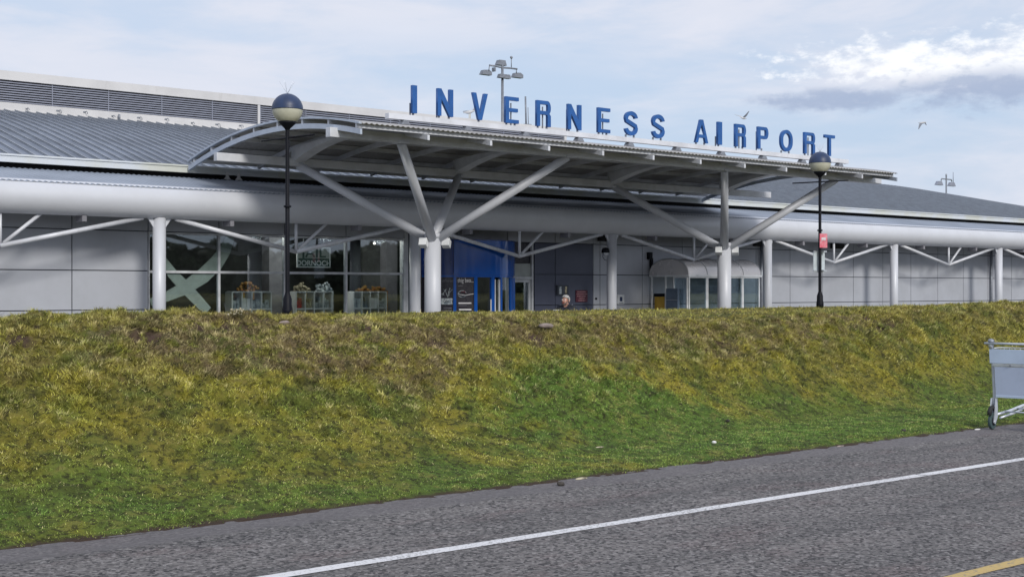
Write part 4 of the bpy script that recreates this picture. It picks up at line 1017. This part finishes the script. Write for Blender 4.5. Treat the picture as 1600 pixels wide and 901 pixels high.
glz(1, sx0, sy0 + .03, sy0 + .62); MB().box((sx0 - .02, sy1 - .66, -.2), (sx0 + .02, sy1 - .62, ez - .055)).build('door_jamb', 'shelf', sh); MB().box((sx0 - .02, sy1 - .06, -.2), (sx0 + .02, sy1 - .02, ez - .055)).build('door_jamb', 'shelf', sh); glz(1, sx1, sy0 + .03, sy0 + .8); glz(1, sx1, sy0 + .81, sy1 - .02)
yb = thing('yellow_cabinet', (31.23, 29.67, -.25), 'ochre yellow cabinet with black lid inside the left end of the shelter', 'cabinet')
zt_ = ze(-.16)
MB().box((31.08, 29.42, -.25), (31.38, 29.93, zt_ - .1)).build('cabinet_body', 'yellow', yb, .01); MB().box((31.065, 29.40, zt_ - .098), (31.40, 29.94, zt_)).build('cabinet_lid', 'black', yb, .01)
MB().box((31.16, 29.41, ze(-.6)), (31.30, 29.416, ze(-.4))).build('cabinet_slot', 'black', yb)
gb = thing('grey_cabinet', (30.9, 28.97, -.25), 'blue grey upright cabinet standing at the open left side of the shelter', 'cabinet')
MB().box((30.86, 28.72, -.25), (30.95, 29.22, ze(-.0))).build('cabinet_body', 'bluegrey', gb, .01); MB().box((30.852, 28.74, ze(-.36)), (30.858, 29.20, ze(-.35))).build('cabinet_seam', 'frame', gb)

# ================================================================== LUGGAGE TROLLEY (built about its own origin, then placed)
tr = thing('luggage_trolley', (0, 0, 0), 'silver airport luggage trolley with blue grey panel parked on the road edge', 'trolley')
def wheel_asm(x, y, r, w, par, fork_top):
    o = MB().tube((x, y - w / 2, r), (x, y + w / 2, r), r, n=28).build('wheel', 'wheel', par, .006)
    MB().tube((x, y - w / 2 - .004, r), (x, y + w / 2 + .004, r), r * .55, n=20).build('hub', 'black', o)
    MB().tube((x, y - w / 2 - .02, r), (x, y + w / 2 + .02, r), .010, n=8).build('axle', 'zinc', o)
for y in (-.29, .29):
    wheel_asm(-.02, y, .095, .036, tr, .3)
    f = MB(); f.prism([(-.045, y - .032, .08), (.0, y - .032, .06), (.075, y - .032, .14), (.065, y - .032, .36), (.02, y - .032, .36)], (0, .010, 0)); f.prism([(-.045, y + .022, .08), (.0, y + .022, .06), (.075, y + .022, .14), (.065, y + .022, .36), (.02, y + .022, .36)], (0, .010, 0)); f.build('wheel_fork', 'zinc', tr)
    MB().path([(-.105, y, .17), (-.10, y, .215), (-.06, y, .25), (-.0, y, .255), (.04, y, .235)], .026, 10).build('wheel_guard', 'rubber', tr)
    MB().path([(.055, y, .15), (.04, y, .40), (-.03, y, .95), (-.05, y, 1.0)], .016, 12).build('upright', 'zinc', tr)
    MB().path([(.05, y, .16), (.35, y * .8, .19), (.8, y * .55, .26), (1.1, y * .4, .27)], .017, 12).build('platform_tube', 'zinc', tr)
    MB().path([(.08, y * .8, .13), (.4, y * .66, .165), (.8, y * .48, .235), (1.1, y * .34, .245)], .014, 10).build('platform_tube', 'zinc', tr)
    wheel_asm(1.12, y * .4, .06, .03, tr, .2); MB().box((1.09, y * .4 - .03, .06), (1.15, y * .4 + .03, .235)).build('castor_fork', 'rubber', tr)
b = MB(); 
for x in (.25, .5, .75, 1.0): b.tube((x, -.29 * (1 - .55 * x), .165 + .10 * x), (x, .29 * (1 - .55 * x), .165 + .10 * x), .010, n=8)
b.build('platform_slats', 'zinc', tr)
lean = lambda z: .045 - (z - .36) * .13
def slab(y0, y1, z0, z1, th, nm, m, sh_=0.): return MB().prism([(lean(z0) + sh_, y0, z0), (lean(z1) + sh_, y0, z1), (lean(z1) + sh_ + th, y0, z1), (lean(z0) + sh_ + th, y0, z0)], (0, y1 - y0, 0)).build(nm, m, tr, .003)
slab(-.262, .262, .37, .735, .010, 'advert_panel', 'ad', -.026); slab(-.262, .262, .37, .40, .012, 'panel_trim', 'adlight', -.029)
slab(-.30, .312, .772, .94, .012, 'top_panel', 'adlight', -.034); slab(-.285, .285, .738, .768, .02, 'cross_bar', 'zinc', -.03)
MB().tube((lean(.752) - .045, .07, .752), (lean(.752) + .0, .07, .752), .012, n=10).build('panel_bolt', 'galv', tr)
MB().tube((-.075, -.36, 1.005), (-.075, .36, 1.005), .014, n=14).build('handle_bar', 'zinc', tr)
for y in (-.29, .29):
    MB().tube((-.05, y, .95), (-.055, y, 1.03), .030, n=14).build('handle_bracket', 'zinc', tr); MB().sphere((-.055, y, 1.03), .038, 14, (1, 1, .8)).build('bracket_cap', 'galv', tr)
bk = MB()
for z, xo in ((.95, .02), (.86, .04)): bk.path([(lean(z), -.27, z), (lean(z) + .2, -.26, z), (lean(z) + .2, .26, z), (lean(z), .27, z)], .006, 6)
for y in np.linspace(-.22, .22, 8): bk.path([(.17, y, .95), (.15, y, .80), (.0, y, .78)], .004, 6)
bk.build('wire_basket', 'zinc', tr)
tr.location = (14.50, 8.155, 0.004); tr.rotation_euler = (0, 0, R(9))

# ================================================================== PERSON
PX_, PY_ = 20.52, 22.5; GZ_ = -.25
man = thing('person', (PX_, PY_, GZ_), 'grey haired man in a dark jacket standing behind the bank reading a paper', 'person')
def skin(name, J, Ed, root, mt, parent, sub=2):
    me = bpy.data.meshes.new(name); ks = list(J); me.from_pydata([J[k][0] for k in ks], [(ks.index(a), ks.index(b)) for a, b in Ed], [])
    o = bpy.data.objects.new(name, me); COL.objects.link(o); o.parent = parent
    md = o.modifiers.new('skin', 'SKIN'); md.use_smooth_shade = True
    for i, k in enumerate(ks):
        r = J[k][1]; sv = me.skin_vertices[0].data[i]; sv.radius = (r, r) if isinstance(r, (int, float)) else r; sv.use_root = (k == root)
    s_ = o.modifiers.new('sub', 'SUBSURF'); s_.levels = sub; s_.render_levels = sub
    me.materials.append(M[mt]); return o
# local frame: x = his facing direction (towards the left of the picture and the camera), y = his left
J = {'pel': ((0, 0, .95), (.15, .11)), 'wai': ((0, 0, 1.08), (.15, .11)), 'che': ((0, 0, 1.30), (.17, .12)), 'nb': ((.0, 0, 1.46), .065), 'nk': ((.035, 0, 1.50), .058),
     'jaw': ((.075, 0, 1.51), (.062, .07)), 'hd': ((.065, 0, 1.57), (.078, .092)), 'cr': ((.05, 0, 1.635), (.068, .080)),
     'ns': ((.145, 0, 1.555), .014), 'nt': ((.175, 0, 1.54), .013)}
Ed = [('pel', 'wai'), ('wai', 'che'), ('che', 'nb'), ('nb', 'nk'), ('nk', 'jaw'), ('jaw', 'hd'), ('hd', 'cr'), ('hd', 'ns'), ('ns', 'nt')]
for s, q in ((1, 'l'), (-1, 'r')):
    J.update({'sh' + q: ((0, s * .18, 1.41), .062), 'el' + q: ((.05, s * .25, 1.13), .045), 'wr' + q: ((.27, s * .10, 1.19), .028), 'pm' + q: ((.34, s * .07, 1.215), (.020, .036)),
              'hp' + q: ((0, s * .10, .90), .09), 'kn' + q: ((.02, s * .11, .50), .062), 'an' + q: ((-.02, s * .11, .10), .042), 'to' + q: ((.12, s * .13, .04), .036)})
    Ed += [('che', 'sh' + q), ('sh' + q, 'el' + q), ('el' + q, 'wr' + q), ('wr' + q, 'pm' + q), ('pel', 'hp' + q), ('hp' + q, 'kn' + q), ('kn' + q, 'an' + q), ('an' + q, 'to' + q)]
    for i in range(4):
        y0 = s * (.095 - .018 * i); a = f'f{i}{q}'; ln = (.030, .034, .033, .026)[3 - i]
        J.update({a + '0': ((.375, y0 - s * .0, 1.232), .009), a + '1': ((.375 + ln, y0 - s * .012, 1.235), .0085), a + '2': ((.385 + ln, y0 - s * .03, 1.215), .008)})
        Ed += [('pm' + q, a + '0'), (a + '0', a + '1'), (a + '1', a + '2')]
    J.update({'t0' + q: ((.33, s * .03, 1.235), .011), 't1' + q: ((.36, s * .012, 1.245), .010)}); Ed += [('pm' + q, 't0' + q), ('t0' + q, 't1' + q)]
skin('body', J, Ed, 'pel', 'skin', man)
Jj = {'h': ((0, 0, .88), (.19, .15)), 'w': ((0, 0, 1.06), (.185, .15)), 'c': ((0, 0, 1.30), (.20, .15)), 'n': ((-.005, 0, 1.455), (.10, .09)), 'cl': ((-.005, 0, 1.50), (.082, .082))}
Ej = [('h', 'w'), ('w', 'c'), ('c', 'n'), ('n', 'cl')]
for s, q in ((1, 'l'), (-1, 'r')):
    Jj.update({'s' + q: ((0, s * .19, 1.405), .082), 'e' + q: ((.05, s * .265, 1.13), .064), 'x' + q: ((.25, s * .11, 1.185), .045)}); Ej += [('c', 's' + q), ('s' + q, 'e' + q), ('e' + q, 'x' + q)]
skin('jacket', Jj, Ej, 'h', 'jacket', man)
Jt = {'p': ((0, 0, .93), (.165, .13))}; Et = []
for s, q in ((1, 'l'), (-1, 'r')):
    Jt.update({'h' + q: ((0, s * .10, .86), .10), 'k' + q: ((.02, s * .11, .50), .075), 'a' + q: ((-.02, s * .11, .09), .058)}); Et += [('p', 'h' + q), ('h' + q, 'k' + q), ('k' + q, 'a' + q)]
    skin('shoe', {'a': ((-.05, s * .11, .045), .045), 'b': ((.07, s * .12, .04), .045), 'c': ((.15, s * .13, .033), .033)}, [('a', 'b'), ('b', 'c')], 'a', 'black', man, 2)
skin('trousers', Jt, Et, 'p', 'trouser', man)
def loc(b): return b
hb = MB(); n = 18                                  # hair: shell over the back and top of the head
rows = []
for j in range(9):
    ph = R(8 + 100 * j / 8); rr = []
    for i in range(n + 1):
        th = R(75 + 210 * i / n) if j > 4 else R(360 * i / n)
        rr.append((.006 + .098 * math.sin(ph) * math.cos(th), .088 * math.sin(ph) * math.sin(th), 1.650 + .100 * math.cos(ph) + random.uniform(-.006, .006)))
    rows.append(rr)
hb.v = []; hb.sheet(rows, True)
def lbuild(b, nm, m_, par=man):
    o = b.build(nm, m_, None); o.parent = par; o.location = (0, 0, 0) if nm == 'shoulder_panel' else (.04, 0, -.065); return o
ho = lbuild(hb, 'hair', 'hair'); sd_ = ho.modifiers.new('solid', 'SOLIDIFY'); sd_.thickness = .007; sd_.offset = 1
bb = MB(); bb.sphere((.088, 0, 1.548), .036, 14, (.8, 1.1, .9)); bb.path([(.06, -.062, 1.60), (.085, -.045, 1.565), (.108, 0, 1.558), (.085, .045, 1.565), (.06, .062, 1.60)], .014, 8); lbuild(bb, 'beard', 'beard')
for s in (-1, 1):
    e = MB(); e.sphere((.098, s * .032, 1.642), .011, 10); lbuild(e, 'eye', 'whitetext'); e = MB(); e.sphere((.107, s * .032, 1.642), .005, 8); lbuild(e, 'pupil', 'black')
    e = MB(); e.path([(.104, s * .016, 1.662), (.106, s * .034, 1.666), (.094, s * .052, 1.66)], .005, 6); lbuild(e, 'eyebrow', 'hair')
    e = MB(); e.sphere((.01, s * .088, 1.625), .030, 12, (.7, .35, 1.1)); lbuild(e, 'ear', 'skin')
m_ = MB(); m_.path([(.112, -.018, 1.578), (.120, 0, 1.579), (.112, .018, 1.578)], .005, 6); lbuild(m_, 'mouth', 'redgoods')
for s in (-1, 1): cb = MB(); cb.path([(.0, s * .13, 1.475), (.03, s * .17, 1.44), (.06, s * .20, 1.36)], .018, 8); lbuild(cb, 'shoulder_panel', 'jacketgrey')
face = math.atan2(-CT * -1 * -.2 - .35, -.95)
man.rotation_euler = (0, 0, R(197)); man.scale = (1.04,) * 3
pa = MB(); pa.add([(0, -.075, -.02), (0, .075, -.02), (.04, .075, .13), (.04, -.075, .13), (.002, -.075, -.02), (.002, .075, -.02), (.042, .075, .13), (.042, -.075, .13)], [(0, 1, 2, 3), (7, 6, 5, 4), (0, 4, 5, 1), (2, 6, 7, 3), (1, 5, 6, 2), (0, 3, 7, 4)])
pa = tag(pa.build('paper_sheet', 'paper'), 'white sheet of paper held up by the man behind the bank', 'paper')
pa.matrix_world = Matrix.Translation((PX_, PY_, GZ_)) @ Matrix.Rotation(R(197), 4, 'Z') @ Matrix.Translation((.42, 0, 1.30))

# ================================================================== SMALL THINGS ON THE BANK AND VERGE
def rock(px, py, r, sc, m, label, name='rock', cat='rock', group=None, sink=.35):
    # find where the pixel's ray meets the bank
    u = (px - 800) / 2100; d = Vector((CT + u * ST, ST - u * CT, (450.5 - py) / 2100)); k = 8.
    while k < 22:
        q = d * k
        if E + q.z <= max(0, gz(q.x, q.y)): break
        k += .02
    x, y, z = q.x, q.y, max(0., gz(q.x, q.y)); rb_ = MB(); rb_.sphere((0, 0, 0), r, 16, sc)
    vs = []
    for v in rb_.v:
        f_ = 1 + .35 * (vnoise(np.array([v[0] / r * 1.7 + px]), np.array([v[1] / r * 1.7 + v[2] / r * 2.3]), 5)[0] - .5)
        vs.append((x + v[0] * f_, y + v[1] * f_, z + v[2] * f_ + r * sc[2] * (1 - 2 * sink)))
    rb_.v = vs; o = rb_.build(name, m); 
    return tag(o, label, cat, group)
rock(853, 511, .085, (1.2, .8, .40), 'stone', 'flat pale stone half buried in soil just under the bank crest')
rock(1116, 692, .026, (1, .8, .7), 'paper', 'crumpled scrap of white litter on the verge', 'litter', 'litter')
rock(937, 699, .04, (1.6, .3, .2), 'beige', 'pale splinter of wood lying on the lower grass', 'wood_chip', 'debris')
rock(908, 748, .05, (1.5, .5, .2), 'beige', 'flat beige scrap at the edge of the road in the middle', 'scrap', 'debris')
rock(1313, 697, .04, (1.6, .4, .2), 'stone', 'flat grey scrap at the road edge left of the trolley', 'scrap', 'debris')
rock(1527, 671, .035, (1.5, .5, .3), 'paper', 'small white scrap beside the trolley wheel', 'litter', 'litter')
rock(1412, 673, .025, (1, 1, .8), 'darkstone', 'small black stone on the verge left of the trolley', 'stone', 'stone')
rock(876, 757, .03, (1, 1, .7), 'darkstone', 'small dark stone at the edge of the road in the middle', 'stone', 'stone')
rock(1137, 659, .025, (1, 1, .8), 'darkstone', 'small dark stone above the litter scrap on the verge', 'stone', 'stone')
rock(445, 506, .045, (1.3, .8, .5), 'stone', 'weathered grey stone in the tussocks below the left lamp post')
# white-flowered tuft on the crest
pw = P(371, 487, 11.9); fb = MB(); zb = gz(pw.x, 11.9)
for i in range(26):
    a = random.uniform(0, 6.28); r_2 = random.uniform(0, .11); fb.sphere((pw.x + r_2 * math.cos(a) * 1.4, 11.9 + r_2 * math.sin(a), zb + random.uniform(.03, .09)), random.uniform(.006, .014), 6)
ft = thing('flowering_tuft', (pw.x, 11.9, zb), 'tuft with small white flowers on the bank crest below the window', 'plant')
fb.build('flowers', 'beige', ft)
sb_ = MB()
for i in range(60):
    a = random.uniform(0, 6.28); r_2 = random.uniform(0, .12); p0 = Vector((pw.x + r_2 * math.cos(a), 11.9 + r_2 * math.sin(a), zb - .01)); sb_.tube(p0, p0 + Vector((random.uniform(-.04, .04), random.uniform(-.04, .04), random.uniform(.04, .09))), .003, .001, 4)
sb_.build('stems', 'blade', ft)

# ================================================================== WOODLAND BEHIND THE VIEWPOINT (mirrored in the shop glass)
nq = 42000; X = RNG.uniform(-30, 150, nq); Yv = RNG.uniform(-62, -48, nq)
hgt = 5.6 + 4.2 * fbm(X * .11, X * 0 + 2, 4, 61) + 1.5 * fbm(X * .5, X * 0, 2, 71)
Z = -.3 + np.sqrt(RNG.random(nq)) * hgt * (1 - .5 * np.abs((Yv + 55) / 7) ** 2)
A = RNG.normal(0, 1, (nq, 3)); A /= np.linalg.norm(A, axis=1)[:, None]; B = np.cross(A, RNG.normal(0, 1, (nq, 3))); B /= np.linalg.norm(B, axis=1)[:, None]
C = np.stack([X, Yv, Z], -1); s = RNG.uniform(.18, .42, nq)[:, None]
V = np.stack([C - A * s - B * s, C + A * s - B * s, C + A * s + B * s, C - A * s + B * s], 1).reshape(-1, 3)
M['leaf'] = mat('woodland_leaf', (.045, .060, .025), .8, 0, .4, .4)
wd = np_mesh('woodland', V, np.arange(nq * 4).reshape(nq, 4), M['leaf'])
tag(wd, 'dark belt of trees across the road behind the viewpoint', 'woodland', kind='stuff')
